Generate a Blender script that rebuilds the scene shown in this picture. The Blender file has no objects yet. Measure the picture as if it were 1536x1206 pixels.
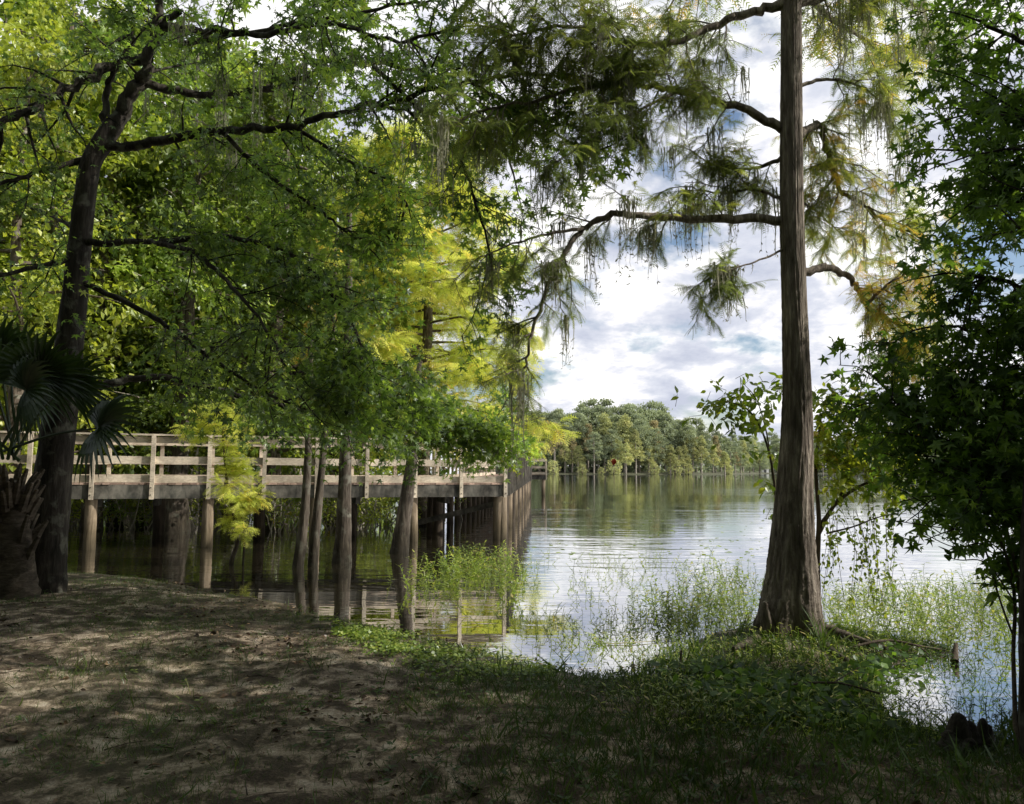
import bpy, math
import numpy as np
from mathutils import Matrix, Vector

# ------------------------------------------------------------------ basics
scn = bpy.context.scene
COL = scn.collection
EYE = 1.65
WATER = -0.15
F = 1150.0
CX, CY = 768.0, 603.0
PITCH = math.atan2(100.5, F)
ROLL = 0.007
_f = np.array([0, math.cos(PITCH), math.sin(PITCH)])
_r = np.array([1.0, 0, 0])
_u = np.array([0, -math.sin(PITCH), math.cos(PITCH)])
R_ = _r * math.cos(ROLL) + _u * math.sin(ROLL)
U_ = -_r * math.sin(ROLL) + _u * math.cos(ROLL)
ORG = np.array([0, 0, EYE])


def ray(px, py):
    return _f + R_ * ((px - CX) / F) + U_ * (-(py - CY) / F)


def P(px, py, Y):
    d = ray(px, py)
    return ORG + d * (Y / d[1])


def G(px, py, z=WATER):
    d = ray(px, py)
    return ORG + d * ((z - EYE) / d[2])


def nrm(a):
    a = np.asarray(a, float)
    return a / (np.linalg.norm(a, axis=-1, keepdims=True) + 1e-9)


# ------------------------------------------------------------------ object helpers
def tag(o, label=None, cat=None, group=None, kind=None):
    if label: o['label'] = label
    if cat: o['category'] = cat
    if group: o['group'] = group
    if kind: o['kind'] = kind
    return o


def empty(name, loc=(0, 0, 0), label=None, cat=None, group=None, rz=0.0):
    o = bpy.data.objects.new(name, None)
    o.empty_display_size = 0.2
    COL.objects.link(o)
    o.location = loc
    o.rotation_euler = (0, 0, rz)
    return tag(o, label, cat, group)


class MB:
    """collects numpy geometry; built as one mesh"""

    def __init__(self):
        self.v = []; self.f = {3: [], 4: []}; self.r = {3: [], 4: []}; self.n = 0

    def add(self, V, Fs, rnd=None):
        V = np.asarray(V, float).reshape(-1, 3)
        Fs = np.asarray(Fs, int)
        k = Fs.shape[1]
        self.v.append(V)
        self.f[k].append(Fs + self.n)
        if rnd is None: rnd = np.full(len(Fs), 0.5)
        self.r[k].append(np.broadcast_to(np.asarray(rnd, float), (len(Fs),)))
        self.n += len(V)

    def box(self, c, X, Y, Z, rnd=None):
        """oriented box, centre c, half-axis vectors X Y Z"""
        c, X, Y, Z = (np.asarray(a, float) for a in (c, X, Y, Z))
        V = [c + sx * X + sy * Y + sz * Z for sz in (-1, 1) for sy in (-1, 1) for sx in (-1, 1)]
        Fs = [(0, 2, 3, 1), (4, 5, 7, 6), (0, 1, 5, 4), (2, 6, 7, 3), (0, 4, 6, 2), (1, 3, 7, 5)]
        self.add(V, Fs, rnd)

    def beam(self, a, b, w, h, up=(0, 0, 1), rnd=None):
        a = np.asarray(a, float); b = np.asarray(b, float)
        d = b - a; L = np.linalg.norm(d); d = d / L
        s = nrm(np.cross(d, up)); u = np.cross(s, d)
        self.box((a + b) / 2, d * L / 2, s * w / 2, u * h / 2, rnd)

    def tube(self, pts, rad, sides=6, rng=None, amp=0.0, flute=None, cap=True):
        pts = np.asarray(pts, float); k = len(pts)
        rad = np.broadcast_to(np.asarray(rad, float), (k,))
        T = np.gradient(pts, axis=0); T = nrm(T)
        ref = np.array([0, 0, 1.0]) if abs(T[0, 2]) < 0.8 else np.array([1.0, 0, 0])
        n = nrm(np.cross(T[0], ref)); Ns = [n]
        for i in range(1, k):
            n = n - T[i] * np.dot(n, T[i]); n = nrm(n); Ns.append(n)
        Ns = np.array(Ns); Bs = np.cross(T, Ns)
        th = np.linspace(0, 2 * np.pi, sides, endpoint=False)
        rr = rad[:, None] * np.ones((1, sides))
        if flute is not None:
            rr = rr * flute(np.arange(k)[:, None] / max(k - 1, 1), th[None, :])
        if amp and rng is not None:
            rr = rr * (1 + amp * rng.normal(size=(k, sides)))
        V = pts[:, None, :] + rr[..., None] * (np.cos(th)[None, :, None] * Ns[:, None, :] + np.sin(th)[None, :, None] * Bs[:, None, :])
        V = V.reshape(-1, 3)
        i = np.arange(k - 1)[:, None] * sides; j = np.arange(sides)[None, :]; j2 = (j + 1) % sides
        Fs = np.stack([i + j, i + j2, i + sides + j2, i + sides + j], -1).reshape(-1, 4)
        self.add(V, Fs)
        if cap:
            base = (k - 1) * sides
            V2 = np.vstack([V[base:], pts[-1] + T[-1] * rad[-1] * 0.4])
            self.add(V2, [(a, (a + 1) % sides, sides) for a in range(sides)])

    def scatter(self, tv, tf, pos, axis, normal, scale, rnd=None):
        """copies of a template (y along axis, z along normal)"""
        pos = np.asarray(pos, float); m = len(pos)
        if m == 0: return
        a = nrm(axis); nn = np.asarray(normal, float)
        x = nrm(np.cross(a, nn)); z = np.cross(x, a)
        scale = np.broadcast_to(np.asarray(scale, float), (m,))
        tv = np.asarray(tv, float)
        V = pos[:, None, :] + scale[:, None, None] * (tv[None, :, 0:1] * x[:, None] + tv[None, :, 1:2] * a[:, None] + tv[None, :, 2:3] * z[:, None])
        nv = len(tv)
        if rnd is None: rnd = np.full(m, 0.5)
        for t in ((tf,) if not isinstance(tf, list) else tf):
            t = np.asarray(t, int)
            Fs = (t[None] + (np.arange(m) * nv)[:, None, None]).reshape(-1, t.shape[1])
            self.f[t.shape[1]].append(Fs + self.n)
            self.r[t.shape[1]].append(np.repeat(rnd, len(t)))
        self.v.append(V.reshape(-1, 3)); self.n += m * nv

    def mesh(self, name, mat, smooth=False):
        V = np.vstack(self.v).astype(np.float32)
        me = bpy.data.meshes.new(name)
        f3 = np.vstack(self.f[3]) if self.f[3] else np.zeros((0, 3), int)
        f4 = np.vstack(self.f[4]) if self.f[4] else np.zeros((0, 4), int)
        r = np.concatenate(self.r[3] + self.r[4]).astype(np.float32)
        loops = np.concatenate([f3.ravel(), f4.ravel()]).astype(np.int32)
        nf = len(f3) + len(f4)
        starts = np.concatenate([np.arange(len(f3)) * 3, len(f3) * 3 + np.arange(len(f4)) * 4]).astype(np.int32)
        me.vertices.add(len(V)); me.vertices.foreach_set('co', V.ravel())
        me.loops.add(len(loops)); me.loops.foreach_set('vertex_index', loops)
        me.polygons.add(nf); me.polygons.foreach_set('loop_start', starts)
        try:
            me.polygons.foreach_set('loop_total', np.concatenate([np.full(len(f3), 3), np.full(len(f4), 4)]).astype(np.int32))
        except Exception:
            pass
        me.polygons.foreach_set('use_smooth', np.full(nf, bool(smooth)))
        me.update(calc_edges=True); me.validate()
        if len(me.polygons) == nf:
            at = me.attributes.new('rnd', 'FLOAT', 'FACE'); at.data.foreach_set('value', r)
        me.materials.append(mat)
        return me

    def build(self, name, mat, parent=None, smooth=False, loc=None):
        if self.n == 0: return None
        o = bpy.data.objects.new(name, None if False else self.mesh(name, mat, smooth))
        COL.objects.link(o)
        if parent is not None:
            o.parent = parent
        if loc is not None: o.location = loc
        return o


def shift(mb, off):
    off = np.asarray(off, float)
    mb.v = [v - off for v in mb.v]
    return mb


def copy_tree(o, parent=None):
    c = o.copy(); COL.objects.link(c)
    if parent is not None: c.parent = parent
    for ch in list(o.children): copy_tree(ch, c)
    return c


# ------------------------------------------------------------------ materials
def new_mat(name):
    m = bpy.data.materials.new(name); m.use_nodes = True
    nt = m.node_tree; nt.nodes.clear()
    out = nt.nodes.new('ShaderNodeOutputMaterial')
    return m, nt, out


def N(nt, t, **kw):
    n = nt.nodes.new(t)
    for k, v in kw.items():
        if k.startswith('i_'): n.inputs[k[2:].replace('_', ' ')].default_value = v
        else: setattr(n, k, v)
    return n


def ramp(nt, stops):
    r = nt.nodes.new('ShaderNodeValToRGB'); e = r.color_ramp.elements
    while len(e) < len(stops): e.new(0.5)
    for el, (p, c) in zip(e, stops):
        el.position = p
        el.color = (c[0], c[1], c[2], 1) if hasattr(c, '__len__') else (c, c, c, 1)
    return r


def coords(nt, scale=(1, 1, 1), kind='Object'):
    tc = nt.nodes.new('ShaderNodeTexCoord'); mp = nt.nodes.new('ShaderNodeMapping')
    mp.inputs['Scale'].default_value = scale
    nt.links.new(tc.outputs[kind], mp.inputs['Vector'])
    return mp.outputs['Vector']


def world_pos(nt, scale=(1, 1, 1)):
    g = nt.nodes.new('ShaderNodeNewGeometry'); mp = nt.nodes.new('ShaderNodeMapping')
    mp.inputs['Scale'].default_value = scale
    nt.links.new(g.outputs['Position'], mp.inputs['Vector'])
    return mp.outputs['Vector']


def noise(nt, vec, scale, detail=3, rough=0.55, dist=0.0):
    n = nt.nodes.new('ShaderNodeTexNoise')
    n.inputs['Scale'].default_value = scale; n.inputs['Detail'].default_value = detail
    n.inputs['Roughness'].default_value = rough; n.inputs['Distortion'].default_value = dist
    nt.links.new(vec, n.inputs['Vector'])
    return n.outputs['Fac']


def mixc(nt, fac, a, b, mode='MIX'):
    m = nt.nodes.new('ShaderNodeMix'); m.data_type = 'RGBA'; m.blend_type = mode
    for s, v in ((0, fac), (6, a), (7, b)):
        if isinstance(v, (int, float)): m.inputs[s].default_value = v
        elif isinstance(v, (tuple, list)): m.inputs[s].default_value = (*v, 1)
        else: nt.links.new(v, m.inputs[s])
    return m.outputs[2]


def math_n(nt, op, a, b=None, c=None):
    m = nt.nodes.new('ShaderNodeMath'); m.operation = op
    for i, v in enumerate((a, b, c)):
        if v is None: continue
        if isinstance(v, (int, float)): m.inputs[i].default_value = v
        else: nt.links.new(v, m.inputs[i])
    return m.outputs[0]


def leaf_mat(name, stops, trans=0.4, tboost=(1.5, 1.5, 0.7), gloss=0.06, clump=0.35, cscale=0.7, rough=0.4):
    m, nt, out = new_mat(name)
    at = N(nt, 'ShaderNodeAttribute', attribute_name='rnd')
    rp = ramp(nt, stops); nt.links.new(at.outputs['Fac'], rp.inputs['Fac'])
    nz = noise(nt, world_pos(nt), cscale, 2)
    br = ramp(nt, [(0.3, 1 - clump), (0.7, 1 + clump)]); nt.links.new(nz, br.inputs['Fac'])
    col = mixc(nt, 1.0, rp.outputs['Color'], br.outputs['Color'], 'MULTIPLY')
    tcol = mixc(nt, 1.0, col, tboost, 'MULTIPLY')
    d = N(nt, 'ShaderNodeBsdfDiffuse'); nt.links.new(col, d.inputs['Color'])
    t = N(nt, 'ShaderNodeBsdfTranslucent'); nt.links.new(tcol, t.inputs['Color'])
    mx = N(nt, 'ShaderNodeMixShader'); mx.inputs[0].default_value = trans
    nt.links.new(d.outputs[0], mx.inputs[1]); nt.links.new(t.outputs[0], mx.inputs[2])
    g = N(nt, 'ShaderNodeBsdfGlossy'); g.inputs['Roughness'].default_value = rough
    g.inputs['Color'].default_value = (0.9, 0.95, 1, 1)
    m2 = N(nt, 'ShaderNodeMixShader'); m2.inputs[0].default_value = gloss
    nt.links.new(mx.outputs[0], m2.inputs[1]); nt.links.new(g.outputs[0], m2.inputs[2])
    nt.links.new(m2.outputs[0], out.inputs['Surface'])
    return m


def bark_mat(name, dark, mid, light, sc=(9, 9, 1.3), bump=0.6, patch=None, wet=0.0):
    m, nt, out = new_mat(name)
    v = world_pos(nt, sc)
    n1 = noise(nt, v, 2.2, 6, 0.65, 0.3)
    rp = ramp(nt, [(0.28, dark), (0.5, mid), (0.74, light)]); nt.links.new(n1, rp.inputs['Fac'])
    n2 = noise(nt, world_pos(nt), 1.3, 4)
    r2 = ramp(nt, [(0.3, 0.65), (0.7, 1.2)]); nt.links.new(n2, r2.inputs['Fac'])
    col = mixc(nt, 1.0, rp.outputs['Color'], r2.outputs['Color'], 'MULTIPLY')
    if patch:
        n3 = noise(nt, world_pos(nt), 5.0, 4)
        r3 = ramp(nt, [(0.55, 0.0), (0.66, 1.0)]); nt.links.new(n3, r3.inputs['Fac'])
        col = mixc(nt, r3.outputs['Color'], col, patch)
    if wet:
        sp_ = N(nt, 'ShaderNodeSeparateXYZ'); nt.links.new(world_pos(nt), sp_.inputs[0])
        hh = math_n(nt, 'ADD', sp_.outputs['Z'], math_n(nt, 'MULTIPLY', n2, .35))
        mr = N(nt, 'ShaderNodeMapRange'); mr.inputs['From Min'].default_value = .0; mr.inputs['From Max'].default_value = wet
        nt.links.new(hh, mr.inputs['Value'])
        rw = ramp(nt, [(0, (.26, .27, .24)), (.55, (.55, .55, .50)), (1, (1, 1, 1))]); nt.links.new(mr.outputs[0], rw.inputs['Fac'])
        col = mixc(nt, 1.0, col, rw.outputs['Color'], 'MULTIPLY')
    b = N(nt, 'ShaderNodeBsdfPrincipled'); b.inputs['Roughness'].default_value = 0.9
    b.inputs['Specular IOR Level'].default_value = 0.2
    nt.links.new(col, b.inputs['Base Color'])
    bp = N(nt, 'ShaderNodeBump'); bp.inputs['Strength'].default_value = bump; bp.inputs['Distance'].default_value = 0.04
    nt.links.new(n1, bp.inputs['Height']); nt.links.new(bp.outputs[0], b.inputs['Normal'])
    nt.links.new(b.outputs[0], out.inputs['Surface'])
    return m


def wood_mat(name, dark, light, stain=0.5, axis=(1, 12, 12)):
    m, nt, out = new_mat(name)
    v = world_pos(nt, axis)
    n1 = noise(nt, v, 3.0, 5, 0.6, 0.6)
    at = N(nt, 'ShaderNodeAttribute', attribute_name='rnd')
    rp = ramp(nt, [(0.3, dark), (0.7, light)]); nt.links.new(n1, rp.inputs['Fac'])
    sh = ramp(nt, [(0.0, 0.55), (1.0, 1.18)]); nt.links.new(at.outputs['Fac'], sh.inputs['Fac'])
    col = mixc(nt, 1.0, rp.outputs['Color'], sh.outputs['Color'], 'MULTIPLY')
    n2 = noise(nt, world_pos(nt, (1.5, 1.5, 1.5)), 1.6, 5)
    r2 = ramp(nt, [(0.32, 1 - stain), (0.62, 1.05)]); nt.links.new(n2, r2.inputs['Fac'])
    col = mixc(nt, 1.0, col, r2.outputs['Color'], 'MULTIPLY')
    b = N(nt, 'ShaderNodeBsdfPrincipled'); b.inputs['Roughness'].default_value = 0.85
    b.inputs['Specular IOR Level'].default_value = 0.25
    nt.links.new(col, b.inputs['Base Color'])
    bp = N(nt, 'ShaderNodeBump'); bp.inputs['Strength'].default_value = 0.3; bp.inputs['Distance'].default_value = 0.01
    nt.links.new(n1, bp.inputs['Height']); nt.links.new(bp.outputs[0], b.inputs['Normal'])
    nt.links.new(b.outputs[0], out.inputs['Surface'])
    return m


def flat_mat(name, c, rough=0.8):
    m, nt, out = new_mat(name)
    n1 = noise(nt, world_pos(nt), 8.0, 4)
    r = ramp(nt, [(0.3, tuple(x * 0.7 for x in c)), (0.7, tuple(x * 1.15 for x in c))]); nt.links.new(n1, r.inputs['Fac'])
    b = N(nt, 'ShaderNodeBsdfPrincipled'); b.inputs['Roughness'].default_value = rough
    nt.links.new(r.outputs['Color'], b.inputs['Base Color'])
    nt.links.new(b.outputs[0], out.inputs['Surface'])
    return m


M = {}
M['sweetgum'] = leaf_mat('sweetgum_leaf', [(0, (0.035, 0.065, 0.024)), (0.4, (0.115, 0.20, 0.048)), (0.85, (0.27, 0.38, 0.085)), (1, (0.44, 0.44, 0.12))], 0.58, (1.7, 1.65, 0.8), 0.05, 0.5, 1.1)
M['sweetgum_dark'] = leaf_mat('sweetgum_dark_leaf', [(0, (0.03, 0.058, 0.018)), (0.55, (0.08, 0.15, 0.036)), (1, (0.18, 0.28, 0.055))], 0.48, (2.0, 2.0, 0.7), 0.025)  # darker copy of the sweetgum leaf, with shade put into its colour
M['cypress'] = leaf_mat('cypress_needles', [(0, (0.13, 0.17, 0.08)), (0.55, (0.25, 0.31, 0.11)), (0.85, (0.43, 0.44, 0.11)), (1, (0.58, 0.38, 0.11))], 0.55, (1.5, 1.5, 0.8), 0.0)
M['cypress_gold'] = leaf_mat('golden_cypress_needles', [(0, (0.42, 0.49, 0.11)), (0.5, (0.62, 0.67, 0.18)), (0.9, (0.76, 0.76, 0.23)), (1, (0.78, 0.62, 0.20))], 0.5, (1.3, 1.3, 0.8), 0.0, 0.2)
M['forest'] = leaf_mat('forest_leaf', [(0, (0.075, 0.12, 0.03)), (0.5, (0.20, 0.28, 0.06)), (1, (0.40, 0.46, 0.11))], 0.52, (1.5, 1.55, 0.7), 0.03, 0.5, 0.35)
M['forest_gold'] = leaf_mat('forest_gold_leaf', [(0, (0.17, 0.22, 0.035)), (0.5, (0.34, 0.41, 0.06)), (1, (0.50, 0.52, 0.09))], 0.42, (1.5, 1.5, 0.7), 0.04, 0.4, 0.35)
M['far_green'] = leaf_mat('far_green_leaf', [(0, (0.20, 0.24, 0.18)), (0.6, (0.32, 0.37, 0.23)), (1, (0.44, 0.48, 0.27))], 0.25, (1.2, 1.2, 0.8), 0.0, 0.3, 0.05)  # haze over the lake is mixed into all the far leaf colours
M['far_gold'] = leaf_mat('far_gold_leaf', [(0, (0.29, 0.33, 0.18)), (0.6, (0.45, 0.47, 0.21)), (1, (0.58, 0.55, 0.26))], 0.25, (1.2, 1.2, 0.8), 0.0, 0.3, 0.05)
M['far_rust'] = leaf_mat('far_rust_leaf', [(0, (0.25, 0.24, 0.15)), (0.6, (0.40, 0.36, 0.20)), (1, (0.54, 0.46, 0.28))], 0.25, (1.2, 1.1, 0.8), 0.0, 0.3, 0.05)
M['shrub'] = leaf_mat('shrub_leaf', [(0, (0.05, 0.09, 0.015)), (0.5, (0.13, 0.19, 0.025)), (0.85, (0.26, 0.28, 0.04)), (1, (0.42, 0.28, 0.04))], 0.52, (1.8, 1.8, 0.7), 0.05)
M['palm'] = leaf_mat('palm_leaf', [(0, (0.02, 0.04, 0.012)), (1, (0.045, 0.075, 0.02))], 0.2, (1.5, 1.6, 0.7), 0.06)
M['weed'] = leaf_mat('weed_leaf', [(0, (0.10, 0.15, 0.03)), (0.5, (0.26, 0.34, 0.06)), (0.9, (0.42, 0.46, 0.10)), (1, (0.50, 0.42, 0.17))], 0.45, (1.5, 1.6, 0.7), 0.05)
M['grass'] = leaf_mat('grass_blade', [(0, (0.03, 0.055, 0.015)), (0.6, (0.07, 0.12, 0.025)), (0.9, (0.14, 0.17, 0.045)), (1, (0.24, 0.21, 0.10))], 0.35, (1.5, 1.6, 0.7), 0.04)
M['pad'] = leaf_mat('pad_leaf', [(0, (0.10, 0.16, 0.03)), (0.6, (0.20, 0.28, 0.045)), (1, (0.32, 0.36, 0.08))], 0.3, (1.3, 1.4, 0.7), 0.05)
M['litter'] = leaf_mat('litter_leaf', [(0, (0.04, 0.025, 0.015)), (0.6, (0.13, 0.08, 0.045)), (1, (0.32, 0.225, 0.13))], 0.1, (1, 1, 1), 0.03)
M['moss'] = leaf_mat('spanish_moss', [(0, (0.20, 0.21, 0.16)), (1, (0.46, 0.45, 0.36))], 0.4, (1.1, 1.1, 0.95), 0.0)
M['red_leaf'] = leaf_mat('red_leaf', [(0, (0.16, 0.025, 0.015)), (1, (0.3, 0.05, 0.015))], 0.4, (1.6, 1, 0.5), 0.03)
M['bark_cypress'] = bark_mat('cypress_bark', (0.055, 0.045, 0.038), (0.18, 0.152, 0.126), (0.46, 0.41, 0.345), bump=1.0, wet=.45)
M['bark_gum'] = bark_mat('gum_bark', (0.014, 0.012, 0.010), (0.036, 0.031, 0.026), (0.085, 0.076, 0.062), patch=(0.11, 0.11, 0.09))
M['bark_swamp'] = bark_mat('swamp_bark', (0.05, 0.04, 0.032), (0.13, 0.105, 0.085), (0.26, 0.22, 0.18), patch=(0.26, 0.25, 0.21), wet=.8)
M['bark_slim'] = bark_mat('slim_bark', (0.03, 0.025, 0.02), (0.085, 0.07, 0.056), (0.19, 0.165, 0.135), patch=(0.15, 0.145, 0.12), wet=.7)
M['bark_pale'] = bark_mat('pale_bark', (0.18, 0.16, 0.13), (0.3, 0.27, 0.23), (0.42, 0.38, 0.33))
M['palm_trunk'] = bark_mat('palm_bark', (0.03, 0.025, 0.02), (0.08, 0.065, 0.05), (0.17, 0.14, 0.11), (3, 3, 8))
M['wood_dim'] = wood_mat('dim_rail_wood', (0.13, 0.12, 0.105), (0.28, 0.26, 0.225), 0.5, (6, 6, 1.5))  # rail wood darkened and greyed so the pier's right side looks unlit
M['pile_shaded'] = bark_mat('shaded_pile_wood', (0.02, 0.016, 0.012), (0.06, 0.048, 0.036), (0.12, 0.095, 0.07), (6, 6, 0.8))  # dark tone paints under-deck shade onto the back and pier piles
M['wood'] = wood_mat('rail_wood', (0.52, 0.44, 0.34), (0.80, 0.71, 0.57), 0.5)
M['deck'] = wood_mat('deck_wood', (0.34, 0.23, 0.18), (0.56, 0.42, 0.34), 0.35)
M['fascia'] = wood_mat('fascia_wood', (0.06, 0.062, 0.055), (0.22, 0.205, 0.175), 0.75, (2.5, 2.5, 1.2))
M['pile'] = bark_mat('pile_wood', (0.10, 0.075, 0.05), (0.24, 0.19, 0.135), (0.40, 0.325, 0.24), (6, 6, 0.8), wet=.75)
M['twig'] = bark_mat('twig_bark', (0.04, 0.03, 0.022), (0.1, 0.08, 0.06), (0.18, 0.15, 0.12))

# ------------------------------------------------------------------ leaf templates
def star_leaf():
    tips = [(-118, .72), (-58, .95), (0, 1.08), (58, .95), (118, .72)]
    sin = [(-165, .30), (-88, .36), (-29, .40), (29, .40), (88, .36), (165, .30)]
    V = [(0, 0.42, 0)]
    for a, r in sin: V.append((r * .5 * math.sin(math.radians(a)), .42 + r * .5 * math.cos(math.radians(a)), -0.02))
    for a, r in tips: V.append((r * .55 * math.sin(math.radians(a)), .42 + r * .55 * math.cos(math.radians(a)), -0.13))
    Fs = [(0, 1 + i, 7 + i, 2 + i) for i in range(5)]
    return np.array(V), np.array(Fs)


def oval_leaf(w=0.4, fold=0.06, droop=0.1):
    V = [(0, 0, 0), (w * .42, .28, fold), (w * .5, .55, fold - droop * .4), (0, 1, -droop), (-w * .5, .55, fold - droop * .4), (-w * .42, .28, fold), (0, .4, 0)]
    return np.array(V), [np.array([(6, 0, 1, 2), (6, 4, 5, 0)]), np.array([(6, 2, 3), (6, 3, 4)])]


def rhomb(w=0.7):
    V = [(0, 0, 0), (w / 2, .5, .08), (0, 1, -.08), (-w / 2, .5, .08)]
    return np.array(V), np.array([(0, 1, 2, 3)])


def frond(pairs=7, lw=0.07, ll=0.27, droop=0.25):
    V = []; Fs = []
    for i in range(pairs):
        y = 0.08 + 0.85 * i / (pairs - 1); z = -droop * y * y
        l = ll * (0.55 + 0.9 * math.sin(math.pi * (0.15 + 0.8 * i / pairs)))* .75
        for s in (-1, 1):
            b = len(V)
            V += [(0, y - lw / 2, z), (0, y + lw / 2, z), (s * l, y + l * .75, z - .06)]
            Fs.append((b, b + 1, b + 2))
    b = len(V)
    V += [(-.012, 0, 0), (.012, 0, 0), (0, 1.08, -droop * 1.1)]
    Fs.append((b, b + 1, b + 2))
    return np.array(V), np.array(Fs)


STAR = star_leaf(); OVAL = oval_leaf(); LANCE = oval_leaf(0.26, .03, .15); ROUND = oval_leaf(0.75, .03, .06); RH = rhomb(); FR = frond(); FR5 = frond(5, .1, .32)


# ------------------------------------------------------------------ branch growth
def cat(pts, n=6):
    pts = np.asarray(pts, float)
    p = np.vstack([2 * pts[0] - pts[1], pts, 2 * pts[-1] - pts[-2]])
    out = []
    for i in range(1, len(p) - 2):
        t = np.linspace(0, 1, n, endpoint=False)[:, None]
        a, b, c, d = p[i - 1], p[i], p[i + 1], p[i + 2]
        out.append(.5 * (2 * b + (c - a) * t + (2 * a - 5 * b + 4 * c - d) * t ** 2 + (3 * b - a - 3 * c + d) * t ** 3))
    out.append(pts[-1:])
    return np.vstack(out)


def interp(path, t):
    s = np.concatenate([[0], np.cumsum(np.linalg.norm(np.diff(path, axis=0), axis=1))]); s /= s[-1]
    return np.stack([np.interp(t, s, path[:, k]) for k in range(3)], -1)


def branch_path(p0, d, L, rng, k=5, droop=0.15, wig=0.15):
    pts = [np.asarray(p0, float)]; d = nrm(d)
    for i in range(k - 1):
        d = nrm(d + np.array([0, 0, -droop]) + rng.normal(size=3) * wig)
        pts.append(pts[-1] + d * L / (k - 1))
    return np.array(pts)


def sub(path, n, L, rng, t0=.15, t1=1.0, along=.5, out=1.0, bias=(0, 0, 0), droop=.12, wig=.15, k=5):
    """side branches of a path"""
    res = []
    ts = np.sort(rng.uniform(t0, t1, n))
    for t in ts:
        p = interp(path, np.array([t]))[0]
        q = interp(path, np.array([min(t + .03, 1.0)]))[0]; q0 = interp(path, np.array([max(t - .03, 0)]))[0]
        T = nrm(q - q0)
        v = rng.normal(size=3); v[2] *= .6; v -= T * np.dot(v, T); v = nrm(v)
        d = T * along + v * out + np.asarray(bias)
        res.append(branch_path(p, d, L * rng.uniform(.55, 1.25), rng, k, droop, wig))
    return res


class Leaves:
    def __init__(self): self.p = []; self.a = []; self.n = []; self.s = []; self.r = []

    def on(self, path, n, rng, size, spread=.06, droop=.5, upn=1.0, t0=.1, r=(0, 1)):
        t = rng.uniform(t0, 1, n); p = interp(path, t)
        T = nrm(path[-1] - path[0])
        a = nrm(T * .5 + rng.normal(size=(n, 3)) * .75 + np.array([0, 0, -droop]))
        nn = nrm(np.array([0, 0, upn]) + rng.normal(size=(n, 3)) * .6)
        self.p.append(p + rng.normal(size=(n, 3)) * spread); self.a.append(a); self.n.append(nn)
        self.s.append(size * rng.uniform(.45, 1.35, n)); self.r.append(np.clip(rng.uniform(r[0], r[1]) * .5 + rng.uniform(r[0], r[1], n) * .5, 0, 1))

    def fronds(self, path, n, rng, size, droop=.28, r=(0, 1), t0=.05):
        t = np.linspace(t0, 1, n); p = interp(path, t); T = nrm(path[-1] - path[0])
        side = nrm(np.cross(T, [0, 0, 1.0]) + 1e-6)
        s = np.where(np.arange(n) % 2 == 0, 1.0, -1.0)[:, None]
        a = nrm(T * .75 + side * s * .75 + np.array([0, 0, -droop]) + rng.normal(size=(n, 3)) * .3)
        nn = nrm(np.array([0, 0, 1.0]) + rng.normal(size=(n, 3)) * .45)
        self.p.append(p); self.a.append(a); self.n.append(nn)
        self.s.append(size * rng.uniform(.6, 1.2, n)); self.r.append(np.full(n, 1.0) * np.clip(rng.uniform(r[0], r[1]) + rng.normal(size=n) * .12, 0, 1))

    def put(self, mb, tmpl, off=None):
        if not self.p: return
        mb.scatter(tmpl[0], tmpl[1], np.vstack(self.p), np.vstack(self.a), np.vstack(self.n), np.concatenate(self.s), np.concatenate(self.r))

    def count(self): return sum(len(x) for x in self.p)


def moss(mb, anchor, length, rng, n=22, w=.0075, spread=.05):
    for i in range(n):
        L = length * rng.uniform(.35, 1.0); k = max(4, int(L / .07))
        p = np.array(anchor) + rng.normal(size=3) * np.array([spread, spread, .02])
        z = np.linspace(0, -L, k)
        wob = np.cumsum(rng.normal(size=(k, 2)) * .010, axis=0)
        c = np.stack([p[0] + wob[:, 0], p[1] + wob[:, 1], p[2] + z], -1)
        ang = rng.uniform(0, np.pi); sd = np.array([math.cos(ang), math.sin(ang), 0])
        ww = (w * rng.uniform(.6, 1.4) * (1 - .75 * np.linspace(0, 1, k)))[:, None]
        V = np.stack([c - sd * ww, c + sd * ww], 1).reshape(-1, 3)
        i0 = np.arange(k - 1) * 2
        mb.add(V, np.stack([i0, i0 + 1, i0 + 3, i0 + 2], -1), rng.uniform(0, 1))
        # curls
        m = max(2, int(L / .05)); idx = rng.integers(0, k, m)
        tv = np.array([(-.1, 0, 0), (.1, 0, 0), (.05, .5, .2), (-.25, 1, 0)])
        a = rng.normal(size=(m, 3)); a[:, 2] -= .8
        mb.scatter(tv, np.array([(0, 1, 2, 3)]), c[idx], a, rng.normal(size=(m, 3)), rng.uniform(.02, .05, m), rng.uniform(0, 1, m))


# ------------------------------------------------------------------ terrain
shore_px = [(-500, 838), (-100, 850), (60, 858), (150, 861), (220, 868), (300, 882), (360, 893), (430, 908), (500, 925), (570, 942), (650, 958), (730, 975), (810, 994),
            (890, 1008), (945, 1006), (1000, 976), (1060, 958), (1125, 944), (1190, 936), (1260, 942), (1330, 956), (1400, 966), (1440, 978),
            (1385, 990), (1335, 1002), (1308, 1030), (1325, 1066), (1380, 1088), (1450, 1096), (1495, 1088), (1525, 1050), (1600, 1030), (1800, 1030)]
SH = np.array([G(x, y)[:2] for x, y in shore_px])
POLY = np.vstack([SH, [[9, 3.2], [40, 2], [40, -30], [-60, -30], [-60, 12]]])


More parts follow.
